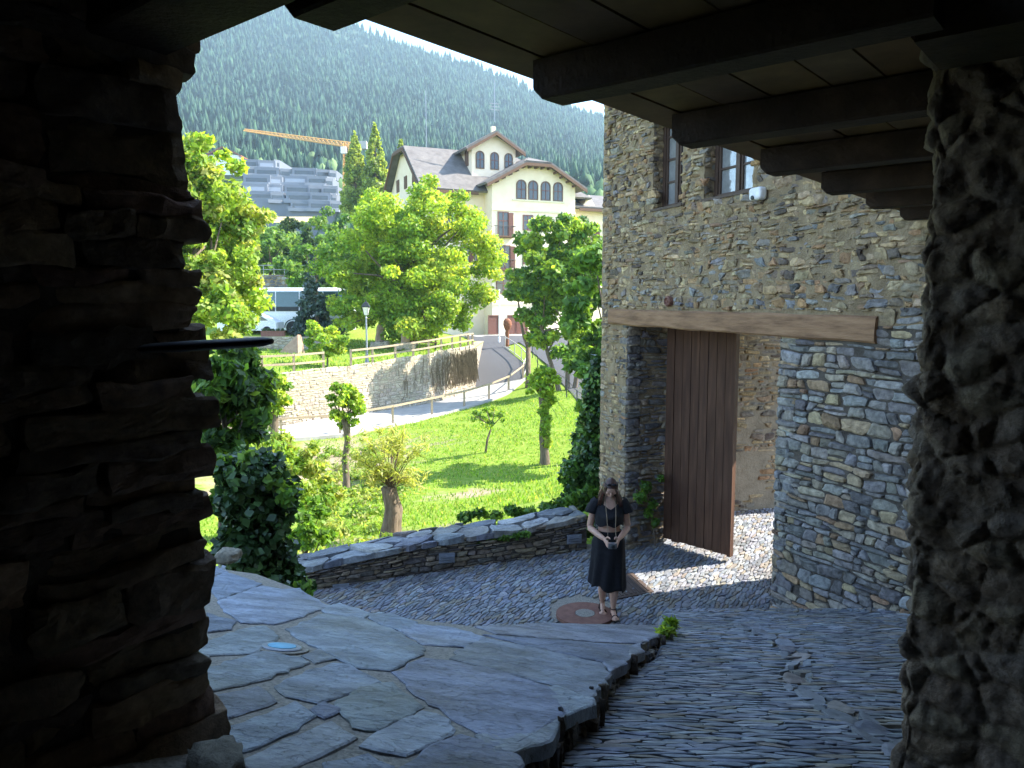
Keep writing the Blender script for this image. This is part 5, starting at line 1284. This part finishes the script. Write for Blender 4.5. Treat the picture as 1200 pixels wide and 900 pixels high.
def arch_win(u, v, w, wd, h, face='front', shut=True):
    n_ = 10; P = [(-wd/2, 0), (wd/2, 0)] + [(math.cos(math.pi*i/n_)*wd/2, h-wd/2+math.sin(math.pi*i/n_)*wd/2) for i in range(n_+1)]
    cc = (0, h*.45); 
    def pt(x, z, d): return B(u+x, v-d, w+z)
    big = [(x*1.22, (z-h*.45)*1.12+h*.45) for x, z in P]
    mb = MB(); mb.loft([[pt(x, z, .0) for x, z in big], [pt(x, z, .07) for x, z in big], [pt(x, z, .07) for x, z in P], [pt(x, z, .02) for x, z in P]], cap=False); fr = mb.build('window', M['eave_wood'] if shut else M['cream_trim'], HB)
    mb = MB(); mb.loft([[pt(x, z, .012) for x, z in P], [pt(x, z, .03) for x, z in P]]); mb.build('pane', M['glass'], fr)
    mb = MB(); mb.box(pt(-.035, 0, .06), yu*.07, yv*.03, Z*(h-.05)); mb.box(pt(-wd/2, h*.5, .06), yu*wd, yv*.03, Z*.07); mb.build('glazing_bar', M['red_wood'], fr)
for i, px in enumerate((606, 620, 635, 650)):
    u = (px-577)/10.55+.45; arch_win(u, 0, at(0, 232, 79).z-YO.z, .92, 1.75)
def corn(*q): mb = MB(); bbox(mb, *q); mb.build('cornice', M['cream_trim'], HB)
zc = at(0, 233.5, 79).z-YO.z; corn(2.2, 8.1, -.09, .05, zc-.12, zc+.03)
for w_ in (3.1, 6.2, 12.5): corn(-.05, FW+.05, -.10, .05, w_, w_+.16)
for w_ in (3.1, 6.2): corn(-6.25, -.06, 2.1, 2.25, w_, w_+.16); corn(FW+.06, FW+9, 2.1, 2.25, w_, w_+.16)
for u in (.0, 1.62, 3.2): arch_win(u+.0, 3.2, 17.1, .78, 1.6)
def rect_win(u, v, w, wd, h, shut=None, door=False):
    mb = MB(); f = .09
    for a, b, c, d in ((-wd/2-f, -wd/2, -f, h+f), (wd/2, wd/2+f, -f, h+f), (-wd/2, wd/2, h, h+f), (-wd/2, wd/2, -f, 0)): bbox(mb, u+a, u+b, v-.08, v+.02, w+c, w+d)
    fr = mb.build('door' if door else 'window', M['red_wood'], HB)
    mb = MB(); bbox(mb, u-wd/2, u+wd/2, v-.03, v-.012, w, w+h); mb.build('door_panel' if door else 'pane', M['red_wood'] if door else M['glass'], fr)
    if not door:
        mb = MB(); bbox(mb, u-.04, u+.04, v-.06, v-.032, w, w+h); bbox(mb, u-wd/2, u-.04, v-.06, v-.032, w+h*.62, w+h*.66); bbox(mb, u+.04, u+wd/2, v-.06, v-.032, w+h*.62, w+h*.66); mb.build('glazing_bar', M['red_wood'], fr)
    if shut:
        mb = MB(); bbox(mb, u+wd/2+.1 if shut > 0 else u-wd/2-.1-.5, u+wd/2+.6 if shut > 0 else u-wd/2-.1, v-.12, v-.07, w, w+h); mb.build('shutter', M['red_wood'], fr)
def wz(py): return at(0, py, 78.5).z-YO.z
for px, y0, y1, wd, sh in ((588, 276, 250, 1.0, 1), (617, 268, 252, .95, 1), (640, 268, 253, .95, -1), (662, 268, 254, .95, 1), (590, 314, 289, 1.0, 1), (617, 308, 290, .95, 1), (640, 308, 290, .95, 1), (662, 308, 290, .95, 1), (588, 343, 326, 1.4, None), (617, 343, 326, .95, 1), (642, 343, 326, .95, 1)):
    rect_win((px-577)/10.55+.15, 0, wz(y1 if y1 > y0 else y0), wd, (y0-y1)/11.45, sh)
for px, y0, y1 in ((560, 268, 252), (545, 268, 252), (530, 268, 252), (560, 308, 290), (545, 308, 290)): rect_win((px-577)/10.55+.9, 2.2, wz(y0), .95, (y0-y1)/11.45, 1)
for px, y0, y1 in ((683, 268, 254), (697, 269, 256), (683, 308, 292), (697, 308, 292), (683, 343, 328), (697, 343, 328)): rect_win((px-577)/10.55+1.2, 2.2, wz(y0), .95, (y0-y1)/11.45, 1)
for px in (574.5, 597, 608): rect_win((px-577)/10.55+.35, 0, wz(391)+.05, 1.0 if px != 608 else 1.1, 1.75, None, True)
# left end gable windows, tower side windows
for v, w_, d_, h_ in ((6, 15.4, 1, 1.3), (9, 15.4, 1, 1.3), (12, 15.4, 1, 1.3), (9.1, 12, 1, 1.3), (6, 12, 1, 1.3)): mb = MB(); mb.box(B(-6.28, v-.5, w_), yv*d_, yu*.1, Z*h_); mb.build('side_window', M['eave_wood'], HB)
for v, d_, h_ in ((4.1, 1, 1.6), (6.5, .9, 1.2)): mb = MB(); mb.box(B(-.97, v, 17.4), yv*d_, yu*.1, Z*h_); mb.build('side_window', M['eave_wood'], HB)
def balcony(u0, u1, w_):
    mb = MB(); bbox(mb, u0, u1, -1.0, 0.02, w_-.15, w_); bb = mb.build('balcony', M['eave_wood'], HB); mb = MB()
    n_ = int((u1-u0)/.16)
    for i in range(n_+1): u = u0+.04+(u1-u0-.08)*i/n_; mb.tube([B(u, -.96, w_), B(u, -.96, w_+.95)], .014, 4)
    mb.tube([B(u0, -.96, w_+.95), B(u1, -.96, w_+.95)], .03, 5); mb.tube([B(u0+.03, -.96, w_+.95), B(u0+.03, 0, w_+.95)], .03, 5); mb.tube([B(u1-.03, -.96, w_+.95), B(u1-.03, 0, w_+.95)], .03, 5)
    mb.build('balustrade', M['rail_iron'], bb)
balcony(-.1, 2.2, wz(277)); balcony(-.1, 2.2, wz(316))
mb = MB(); bbox(mb, 7.9, 9.6, .9, 2.6, 14.0, 14.7) if False else None
mb.loft([[B(u, v, w) for u, w in ((11.4, 13.7), (12.9, 13.7), (12.15, 14.9))] for v in (1.9, 5.5)]); mb.build('dormer', M['cream_trim'], HB)
mb = MB(); mb.tube([B(1.55, 3, 21.8), B(1.55, 3, 26)], .04, 5); mb.tube([B(-4.2, 8, 19.3), B(-4.2, 8, 25.5)], .035, 5)
for w_ in (23, 23.3, 23.6): mb.tube([B(1.0, 3, w_), B(2.1, 3, w_)], .03, 4)
mb.build('aerial', M['metal_grey'], HB); mb = MB(); bbox(mb, 1.35, 1.75, 3.2, 3.6, 20.3, 21.4); mb.build('chimney', M['cream_trim'], HB)
# steps and paved forecourt
mb = MB(); bbox(mb, -3, FW+4, -3.2, -.01, -1.5, .06); tag(mb.build('forecourt', M['concrete']), kind='structure')

# ------------------------------------------------------------------ mountain, forest, apartments, crane
def lerp(a, b, t): return a + (b-a)*t
RIDGE = [(-600, -190), (-200, -95), (200, -30), (420, 38), (480, 57), (540, 77), (590, 96), (640, 117), (700, 142), (900, 210), (1200, 270), (1700, 320)]
def ridge(px):
    for (a, ya), (b, yb) in zip(RIDGE, RIDGE[1:]):
        if a <= px <= b: return ya + (yb-ya)*(px-a)/(b-a)
    return RIDGE[-1][1]
def mount(px, t):
    """t -1..0 valley floor, 0..1 mountain slope"""
    Yb, Yr = 260.0, 1150.0; base = 238 + (px-400)*0.02
    if t >= 0:
        py = lerp(base, ridge(px), t**0.85); Y = lerp(Yb, Yr, t)
        q = at(px, py, Y); q.z += 9*t*nz(px*.013, t*6, 1)+5*t*nz(px*.04, t*16, 4); return q
    k = 1+t; Y = lerp(125, Yb, k); q = at(px, lerp(352, base, k**.8), Y); q.z = lerp(UPPER(0, 130)-2, q.z, k**1.3) if k < 1 else q.z
    return q
M['hill_soil'] = ramp_mat('hill_soil', .02, [(.3, (.03, .055, .028)), (.7, (.055, .085, .042))], .95, 0)
mb = MB(); PX = lin(-500, 1600, 90); TT = lin(-1, 0, 14)[:-1] + lin(0, 1, 46); ny = len(TT)
vs = [mount(px, t) for px in PX for t in TT]
back = []
mb.add(vs, [(i*ny+j, (i+1)*ny+j, (i+1)*ny+j+1, i*ny+j+1) for i in range(len(PX)-1) for j in range(ny-1)])
tag(mb.build('mountain', M['hill_soil'], smooth=True), kind='structure')
# conifer wood on the mountain: one mass of small trees
def forest(name, N, tr, kind_, pal, hrange, pxr=(-250, 1150), ok=None):
    mbp = []; cols = []; g = np.random.default_rng(17 if kind_ == 'con' else 18)
    V = []; Fc = []; Cc_ = []
    NP = 7
    for i in range(N):
        px = g.uniform(*pxr); t = g.uniform(0, 1)**.75; t = tr[0]+(tr[1]-tr[0])*t
        if ok and not ok(px, t, g): continue
        p = mount(px, max(t, -1)); h = g.uniform(*hrange); r = h*g.uniform(.16, .24); c = np.array(pal[g.integers(len(pal))])*g.uniform(.8, 1.2)
        a0 = g.uniform(0, 6.28); o = len(V)
        if kind_ == 'con':
            lv = [(0.06, 1.0), (.34, .66), (.32, .86), (.6, .45), (.57, .6), (.84, .2), (1.0, .01)]
        else:
            lv = [(.08, .35), (.2, .95), (.45, 1.25), (.7, 1.1), (.9, .6), (1.0, .1)]
            r *= 1.4
        for f, q in lv:
            for k in range(NP):
                a = a0+2*math.pi*k/NP; rr_ = r*q*g.uniform(.75, 1.2); V.append((p.x+math.cos(a)*rr_, p.y+math.sin(a)*rr_, p.z-.5+h*f*(1+.04*g.normal()))); Cc_.append(c)
        for l in range(len(lv)-1):
            for k in range(NP): Fc.append((o+l*NP+k, o+l*NP+(k+1) % NP, o+(l+1)*NP+(k+1) % NP, o+(l+1)*NP+k))
    me = bpy.data.meshes.new(name); n = len(Fc)
    me.vertices.add(len(V)); me.vertices.foreach_set('co', np.array(V, np.float32).ravel()); me.loops.add(4*n); me.loops.foreach_set('vertex_index', np.array(Fc, np.int32).ravel())
    me.polygons.add(n); me.polygons.foreach_set('loop_start', np.arange(0, 4*n, 4, dtype=np.int32)); me.update(calc_edges=True)
    a = me.color_attributes.new('col', 'FLOAT_COLOR', 'POINT'); arr = np.ones((len(V), 4), np.float32); arr[:, :3] = np.array(Cc_); a.data.foreach_set('color', arr.ravel())
    me.materials.append(M['needle']); o = bpy.data.objects.new(name, me); COL.objects.link(o); tag(o, kind='stuff'); return o
forest('conifer_wood', 30000, (.02, 1.0), 'con', [(.022, .058, .034), (.032, .075, .042), (.018, .045, .03), (.04, .09, .042)], (7, 17))
APX = ((272, 388, 178, 246),)
def broad_ok(px, t, g):
    if 255 < px < 400 and -.35 < t < .03: return t < -.28 and g.random() < .3
    return True
forest('valley_wood', 2600, (-.62, .13), 'broad', [(.06, .12, .04), (.085, .15, .05), (.045, .09, .032), (.11, .17, .06)], (5, 12), (-150, 1000), broad_ok)
# yellow hay strip
mb = MB(); P = [at(px, py, 140) for px, py in ((296, 254), (372, 254), (376, 266), (300, 268))]; P[2].y = P[3].y = 131
M['hay'] = plain('hay', (.45, .36, .16), .95); mb.add(P, [(3, 2, 1, 0)]); tag(mb.build('hay_field', M['hay']), kind='structure')
M['zinc'] = plain('zinc', (.15, .165, .19), .6); M['pale_band'] = plain('pale_band', (.20, .215, .24), .7)
def apartments(x0, x1, ytop, rows, lab, Y, seed):
    t = thing('apartment_block', at((x0+x1)/2, ytop+rows*9, Y), lab, 'apartments', 'stepped apartment blocks'); g = random.Random(seed); pxm = Y/900
    for r in range(rows):
        y = ytop+r*9.5; h = 9.4*pxm; x = x0+g.uniform(-5, 3)+r*3; xe = x1+g.uniform(-4, 6)+r*1.5
        while x < xe-5:
            w = min(xe-x, g.uniform(12, 30)); off = g.uniform(-2.2, 2.2); dy = g.uniform(-1.5, 1.5)
            a = at(x, y+9.5+dy+(x-x0)*.05, Y-r*6+off); W = w*pxm
            mb = MB(); mb.box(a, (W*.97, 1.5, 0), (0, 16, 0), (0, 0, h+.4)); st = mb.build('storey', M['zinc'], t)
            mb = MB(); mb.box(a+Vector((-.3, -1.5, -.3)), (W, 1.5, 0), (0, 1.6, 0), (0, 0, 1.0)); mb.build('balcony_band', M['pale_band'], st)
            mb = MB(); mb.box(a+Vector((W*.1, -.1+.15, h*.36)), (W*.75, 1.16, 0), (0, .1, 0), (0, 0, h*.44)); mb.build('window', M['glass'] if g.random() < .85 else M['metal_grey'], st)
            x += w+g.choice((0, 0, .8))
    a = at(x0+rows*2, ytop+rows*9.5+12, Y-rows*6+6); mb = MB(); mb.box(a+Vector((0, 0, -14)), ((x1-x0)*pxm, 2, 0), (0, 30, 0), (0, 0, 18)); mb.build('podium', M['zinc'], t)
apartments(280, 322, 188, 5, 'left stepped block of grey modern flats on the hillside', 255, 1)
apartments(326, 388, 198, 5, 'right stepped block of grey modern flats under the crane jib', 252, 2)
p = at(262, 183, 258); t = thing('chalet', p, 'small pale house peeping out above the yellow-green tree', 'house'); mb = MB()
mb.box(p + Vector((-5, 0, -6)), (10, 0, 0), (0, 8, 0), (0, 0, 6.4)); mb.build('wall', M['white_paint'], t); mb = MB(); mb.loft([[p + Vector((x, y, z)) for x, z in ((-6, .2), (0, 3), (6, .2), (6, -.2), (0, 2.5), (-6, -.2))] for y in (-1, 9)]); mb.build('roof', M['rust'], t)
# tower crane
M['crane'] = plain('crane', (.62, .33, .08), .6)
YC = 235; m0, m1 = at(405, 262, YC), at(406, 168, YC)
t = thing('tower_crane', m0, 'orange lattice tower crane standing over the valley', 'crane')
def lattice(a, b, w, n, up):
    mb = MB(); d = (b-a); s = d.cross(up).normalized()*w/2; u_ = s.cross(d).normalized()*w/2
    cs_ = [s+u_, s-u_, -s-u_, -s+u_]
    for c in cs_: mb.tube([a+c, b+c], .13, 4)
    for i in range(n):
        p, q = a.lerp(b, i/n), a.lerp(b, (i+1)/n)
        for j in range(4): mb.tube([p+cs_[j], q+cs_[(j+1) % 4]] if i % 2 else [p+cs_[(j+1) % 4], q+cs_[j]], .07, 4); mb.tube([p+cs_[j], p+cs_[(j+1) % 4]], .06, 4)
    return mb
lattice(m0, m1, 1.5, 18, Vector((0, 1, 0))).build('mast', M['crane'], t)
j0, j1 = at(418, 174, YC-1.5), at(287, 153.5, YC+22)
mb = MB(); d = (j1-j0); s = d.cross(Z).normalized()*.6; n = 26
for c in (s, -s, Z*1.5): mb.tube([j0+c, j1+c*(.4 if c == Z*1.5 else 1)], .16, 4)
for i in range(n):
    p, q = j0.lerp(j1, i/n), j0.lerp(j1, (i+1)/n); m_ = p.lerp(q, .5); k = 1.5-.9*i/n
    for c in (s, -s): mb.tube([p+c, m_+Z*k], .1, 4); mb.tube([m_+Z*k, q+c], .1, 4)
    mb.tube([p+s, p-s], .06, 4)
mb.build('jib', M['crane'], t)
mb = MB(); p = at(424, 170, YC-2); mb.box(p + Vector((-1.5, -1, -1.2)), (3, 0, 0), (0, 2, 0), (0, 0, 2.2)); mb.build('counterweight', M['concrete'], t)
mb = MB(); p = at(403, 176, YC-1.5); mb.box(p + Vector((-.8, -.8, -1)), (1.6, 0, 0), (0, 1.4, 0), (0, 0, 1.9)); mb.build('cab', M['white_paint'], t)

# ------------------------------------------------------------------ the woman
PX_, PY_ = 1.13, 8.72
PO = Vector((PX_, PY_, street_z(PX_, PY_)+0.012)); PS = 0.99
def pw(x, y, z): return PO + Vector((x, y, z))*PS
def interp(T, z):
    for (z0, *a), (z1, *b) in zip(T, T[1:]):
        if z0 <= z <= z1: k = (z-z0)/(z1-z0); k = k*k*(3-2*k)*.5+k*.5; return [p+(q-p)*k for p, q in zip(a, b)]
    return T[0][1:] if z < T[0][0] else T[-1][1:]
TORSO = [(.78, .16, .115, .0), (.88, .172, .122, .01), (.97, .15, .108, .0), (1.05, .127, .095, -.005), (1.14, .138, .105, -.01), (1.22, .15, .118, -.015), (1.30, .158, .105, -.005), (1.36, .15, .082, .0), (1.40, .10, .068, .0), (1.43, .06, .056, .0)]
HT = R(34); HC = Vector((0, -.035, 1.475))          # head pivots forward at the neck
def hd(x, y, z): # head-local, z up from the chin base pivot, -y towards the face
    return HC + Vector((x, y*math.cos(HT) + -z*math.sin(HT)*1.0, z*math.cos(HT) - y*-1*0 + y*math.sin(HT)*1.0))
def ell(mb, f, c, r, nu=14, nv=10):
    rr = []
    for i in range(1, nv): t = math.pi*i/nv; rr.append([f(c[0]+r[0]*math.sin(t)*math.cos(2*math.pi*k/nu), c[1]+r[1]*math.sin(t)*math.sin(2*math.pi*k/nu), c[2]-r[2]*math.cos(t)) for k in range(nu)])
    mb.loft([[PO + p*PS for p in r_] for r_ in rr])
mb = MB(); rr = []
for i in range(22):
    z = .78 + .65*i/21; a, b, y0 = interp(TORSO, z); rr.append([pw(a*math.cos(2*math.pi*k/24), y0+b*math.sin(2*math.pi*k/24), z) for k in range(24)])
mb.loft(rr)
def ptube(P, rad, n=12): mb.tube([pw(*p) for p in P], [r*PS for r in rad], n)
for s in (-1, 1): ell(mb, lambda x, y, z: Vector((x, y, z)), (s*.065, -.085, 1.215), (.058, .05, .06))
ptube([(0, .01, 1.36), (0, -.005, 1.43), tuple(hd(0, .02, .03))], [.06, .05, .048])
F_ = hd
ell(mb, F_, (0, .005, .11), (.071, .088, .098), 18, 14); ell(mb, F_, (0, -.02, .045), (.055, .062, .055)); ell(mb, F_, (0, -.062, .005), (.022, .02, .018))
ell(mb, F_, (0, -.084, .075), (.012, .018, .022), 8, 6); ell(mb, F_, (0, -.094, .066), (.014, .012, .010), 8, 6)
ell(mb, F_, (0, -.078, .036), (.022, .010, .008), 8, 6); 
for s in (-1, 1): ell(mb, F_, (s*.072, .012, .09), (.010, .018, .030), 8, 8); ell(mb, F_, (s*.03, -.07, .118), (.024, .014, .009), 8, 6); ell(mb, F_, (s*.04, -.06, .075), (.022, .018, .02), 8, 6)
for s in (-1, 1):
    ptube([(s*.13, .0, 1.365), (s*.168, .0, 1.335), (s*.195, .015, 1.22), (s*.222, .03, 1.07), (s*.218, .015, 1.045), (s*.15, -.12, 1.015), (s*.088, -.225, .99)], [.05, .052, .043, .038, .039, .036, .025])
    # hand: palm, four fingers, thumb closing on the camera
    wv = Vector((s*.088, -.225, .99)); kn = Vector((s*.060, -.285, .955))
    mb.loft([[PO + (wv.lerp(kn, t) + Vector((math.cos(q)*.020*s*.4, math.cos(q)*.012+0, math.cos(q)*w) ) + Vector((s*math.sin(q)*th, -math.sin(q)*th*.4, 0)))*PS for q in [2*math.pi*k/10 for k in range(10)]] for t, w, th in ((0, .022, .018), (.4, .036, .016), (.85, .042, .014), (1.05, .036, .011))])
    for f, (dz, L) in enumerate(((.030, .066), (.011, .074), (-.009, .070), (-.028, .056))):
        a = kn + Vector((0, 0, dz)); b = a + Vector((-s*.006, -.62*L, -.10*L)); c = b + Vector((-s*.40*L, -.10*L, -.10*L)); e = c + Vector((-s*.22*L, .18*L, -.04*L))
        ptube([tuple(a.lerp(wv, .3)), tuple(a), tuple(b), tuple(c), tuple(e)], [.009, .0095, .0085, .0078, .006], 8)
    a = wv.lerp(kn, .35) + Vector((-s*.008, .0, .022)); ptube([tuple(a), tuple(a + Vector((-s*.022, -.020, .024))), tuple(a + Vector((-s*.040, -.045, .018))), tuple(a + Vector((-s*.046, -.062, .008)))], [.012, .0115, .010, .007], 8)
LEG = {-1: [(-.085, .0, .86), (-.088, -.02, .68), (-.078, -.005, .48), (-.068, .06, .40), (-.058, .10, .26), (-.052, .13, .10), (-.050, .125, .06)],
       1: [(.085, .0, .86), (.086, -.03, .68), (.074, -.05, .48), (.066, -.05, .38), (.060, -.05, .26), (.056, -.045, .10), (.056, -.05, .055)]}
for s in (-1, 1):
    ptube(LEG[s], [.088, .078, .054, .050, .052, .030, .030])
    ax_, ay_, az_ = LEG[s][-1]; up = .035 if s < 0 else 0
    hx_ = (ax_, ay_+.035, .028+up); tx = (ax_+s*.015, ay_-.155, .016)
    ptube([hx_, (ax_, ay_, .045+up*.8), (ax_+s*.006, ay_-.07, .034+up*.3), tx], [.024, .030, .030, .020], 10)
    for f in range(5): q = (ax_+s*(.035-.017*f)*-1+s*.012, ay_-.14-.012*(2-abs(f-1.2))*.6, .012); ptube([(q[0], q[1]+.03, .016), q, (q[0], q[1]-.022, .009)], [.010, .0095, .006], 6)
M['skin'], t_, b_ = new_mat('skin', .5, .4)
c_, f_, _ = noise_ramp(t_, 30, [(.3, (.52, .30, .21)), (.7, (.62, .37, .26))]); t_.links.new(c_, b_.inputs['Base Color']); b_.inputs['Subsurface Weight'].default_value = .08; b_.inputs['Subsurface Radius'].default_value = (.02, .008, .004)
person = mb.build('person', M['skin'], smooth=True)
rm = person.modifiers.new('r', 'REMESH'); rm.mode = 'VOXEL'; rm.voxel_size = .0052; rm.use_smooth_shade = True
sm = person.modifiers.new('s', 'SMOOTH'); sm.factor = .5; sm.iterations = 4
dg = bpy.context.evaluated_depsgraph_get(); ev = person.evaluated_get(dg); me = bpy.data.meshes.new_from_object(ev); person.modifiers.clear(); person.data = me
for p_ in me.polygons: p_.use_smooth = True
tag(person, 'woman in black crop top and long skirt looking down at her camera', 'person')
def cloth(name, rings, mat, th=.006, n=None):
    """sheet with an inner side so that it has thickness"""
    mb = MB(); cen = [sum(r, Vector())/len(r) for r in rings]
    inner = [[p + (c-p).normalized()*th for p in r] for r, c in zip(rings, cen)]
    mb.loft(rings + inner[::-1] + [rings[0]], cap=False); return mb.build(name, mat, person, smooth=True)
M['black_cloth'] = ramp_mat('black_cloth', 30, [(.3, (.010, .010, .012)), (.7, (.022, .021, .024))], .9, .3, .004)
K = 48; rr = []
for i in range(30):
    f = i/29; rr_ = []
    for k in range(K):
        a = 2*math.pi*k/K; ca, sa = math.cos(a), math.sin(a); zt_ = 1.03; zb_ = .335 - .045*ca + .02*math.sin(a*5)
        z = zt_ + (zb_-zt_)*f; 
        if z > .80: A_, B_, y0 = interp(TORSO, z)
        else: A_, B_, y0 = .168-.012*math.sin((0.8-z)*3), .122+.02*(.8-z), 0.0
        fold = 1 + (.015+.12*f**1.5)*math.sin(a*7+1.3*math.sin(f*3+a)) + .02*f*nz(ca*2, sa*2, f*3)
        rr_.append(pw((A_+.014+.03*f)*ca*fold + (-.02*f if ca < 0 else .0), y0+(B_+.014)*sa*fold, z))
    rr.append(rr_)
cloth('skirt', rr, M['black_cloth'])
rr = []
for i in range(18):
    f = i/17; rr_ = []
    for k in range(K):
        a = 2*math.pi*k/K; ca, sa = math.cos(a), math.sin(a); front = max(0, -sa)
        zt_ = 1.415 - .115*front**1.5*(1-abs(ca))**.5; zb_ = 1.105 + .015*math.sin(a*6)
        z = zb_ + (zt_-zb_)*f; A_, B_, y0 = interp(TORSO, z); bust = .045*front**3*math.exp(-((z-1.215)/.06)**2)*abs(math.sin(a*1.0+0.0))**.5
        flare = .022*(1-f)**2
        rr_.append(pw((A_+.013+flare)*ca, y0+(B_+.013+flare+bust)*sa*(1+.03*(1-f)*math.sin(a*9)), z))
    rr.append(rr_)
cloth('crop_top', rr, M['black_cloth'])
for s in (-1, 1):
    rr = []
    for f, r, (x, y, z) in ((0, .062, (.125, 0, 1.385)), (.3, .066, (.158, 0, 1.358)), (.6, .070, (.186, .0, 1.31)), (.85, .072, (.203, .005, 1.27)), (1, .075, (.210, .01, 1.24))):
        d = Vector((.6, 0, -.8)) if f < .5 else Vector((.25, .03, -1)); d.normalize(); u_ = Vector((0, 1, 0)); w_ = d.cross(u_).normalized()
        rr.append([PO + (Vector((s*x, y, z)) + Vector((s*(w_.x*math.cos(q)), u_.y*math.sin(q), w_.z*math.cos(q)))*r*(1+.07*f*math.sin(q*6)))*PS for q in [2*math.pi*k/24 for k in range(24)]])
    cloth('sleeve', rr, M['black_cloth'])
# hair: scalp cap and long strands
M['hair'] = attr_mat('hair', .45, 30, .6, 1.3, .3, .004, .5)
mb = MB(); mb.col = (.075, .036, .024); rr = []; g = random.Random(21)
for i in range(1, 13):
    t = math.pi*.60*i/12; r_ = []
    for k in range(28):
        a = 2*math.pi*k/28; sa = math.sin(a); x = .079*math.sin(t)*math.cos(a); y = .008+.097*math.sin(t)*sa; z = .112+.106*math.cos(t)
        if sa < -.2 and z < .165: z = .165 + (z-.165)*.12*0; y = max(y, -.078)
        r_.append(PO + hd(x, y, z)*PS*1.0 if False else PO + hd(x*(1+.03*nz(a*3, t*3, 0)), y, z)*PS)
    rr.append(r_)
mb.loft(rr)
for i in range(240):
    s = g.choice((-1, 1)); q = g.uniform(.1, 1.0); a = g.uniform(-.75, 1.57)   # angle from the side to the back
    x0, y0 = s*.072*math.cos(a), .008+.09*math.sin(a); st = hd(x0*.55, y0*.6-.01, .20); m1 = hd(x0*1.08, y0*1.03, .13); m2 = hd(x0*1.15, y0*1.05+.01, .06)
    fx = x0*1.35 + s*.02 + g.uniform(-.02, .02); fy = .03+y0*.55 + g.uniform(-.02, .02) - (.075 if a < .2 else .0); e1 = Vector((fx, fy-.01, 1.42)); e2 = Vector((fx*1.12+g.uniform(-.015, .015), fy+g.uniform(-.02, .02), 1.335+g.uniform(-.05, .03)))
    mb.col = tuple(c*g.uniform(.6, 1.7) for c in (.085, .038, .024)); mb.tube([PO + p*PS for p in (st, m1, m2, e1, e2)], [.006, .009, .009, .008, .002], 5)
mb.build('hair', M['hair'], person, smooth=True)
for s in (-1, 1):
    ax_, ay_, az_ = LEG[s][-1]; up = .035 if s < 0 else 0; mb = MB()
    mb.loft([[pw(ax_+s*.006+x, ay_+y, z+(up*max(0, (y+.12)/.17)*.9)) for x, y in [(math.cos(q)*(.034+.006*math.sin(q)), -.055+math.sin(q)*.125) for q in [2*math.pi*k/20 for k in range(20)]]] for z in (-.012, .002)])
    for y, w, h in ((-.11, .042, .050), (.0, .036, .085)):
        mb.tube([pw(ax_+s*.008+math.cos(q)*w, ay_+y, math.sin(q)*h+up*.5*(y > -.05)) for q in [math.pi*k/8 for k in range(9)]], .006, 5)
    mb.tube([pw(ax_+math.cos(2*math.pi*k/14)*.036, ay_+math.sin(2*math.pi*k/14)*.036+.01, .085+up) for k in range(15)], .006, 5)
    mb.build('sandal', M['black_cloth'], person)
mb = MB()
for s in (-1, 1):
    ell(mb, F_, (s*.031, -.058, .205), (.027, .012, .018), 12, 8)
mb.tube([PO + hd(-.06, -.056, .206)*PS, PO + hd(0, -.066, .208)*PS, PO + hd(.06, -.056, .206)*PS], .004, 5)
for s in (-1, 1): mb.tube([PO + hd(s*.06, -.055, .206)*PS, PO + hd(s*.078, .03, .16)*PS], .004, 5)
tag(mb.build('sunglasses', M['iron'], smooth=True), 'dark sunglasses pushed up on the hair of the woman', 'sunglasses')
cc = Vector((0.0, -.325, .94)); ct = thing('compact_camera', PO + cc*PS, 'small grey camera on a neck strap held in both hands of the woman', 'camera')
mb = MB(); M['cam_grey'] = plain('cam_grey', (.16, .155, .15), .45)
rough_block(mb, PO + cc*PS, (.050, 0, 0), (0, .018, .004), (0, -.005, .033), .0008, .22, 10); mb.build('body', M['cam_grey'], ct, smooth=True)
mb = MB(); disc(mb, PO + (cc + Vector((.004, -.018, -.002)))*PS, Vector((0, -1, -.15)), .024, [(1, -.004), (1, .012), (.85, .022), (.7, .022), (.6, .014)], 20); mb.build('lens', M['black_metal'], ct)
mb = MB()
for s in (-1, 1): mb.tube([pw(0, .058, 1.435), pw(s*.05, .03, 1.435), pw(s*.06, -.10, 1.385), pw(s*.052, -.195, 1.24), pw(s*.045, -.225, 1.10), pw(s*.048, -.315, .96)], .0045, 5)
M['strap'] = plain('strap', (.30, .22, .14), .8); mb.build('strap', M['strap'], ct)

# ------------------------------------------------------------------ valley air
mz = bpy.data.materials.new('haze'); mz.use_nodes = True; nt = mz.node_tree; nt.nodes.clear()
pv = nt.nodes.new('ShaderNodeVolumePrincipled'); pv.inputs['Color'].default_value = (.60, .85, 1.0, 1); pv.inputs['Density'].default_value = 0.00029; pv.inputs['Anisotropy'].default_value = 0.2
o_ = nt.nodes.new('ShaderNodeOutputMaterial'); nt.links.new(pv.outputs[0], o_.inputs['Volume'])
mb = MB(); mb.box((-1500, -60, -15), (3600, 0, 0), (0, 1500, 0), (0, 0, 700)); hz = mb.build('haze', mz); tag(hz, kind='stuff')
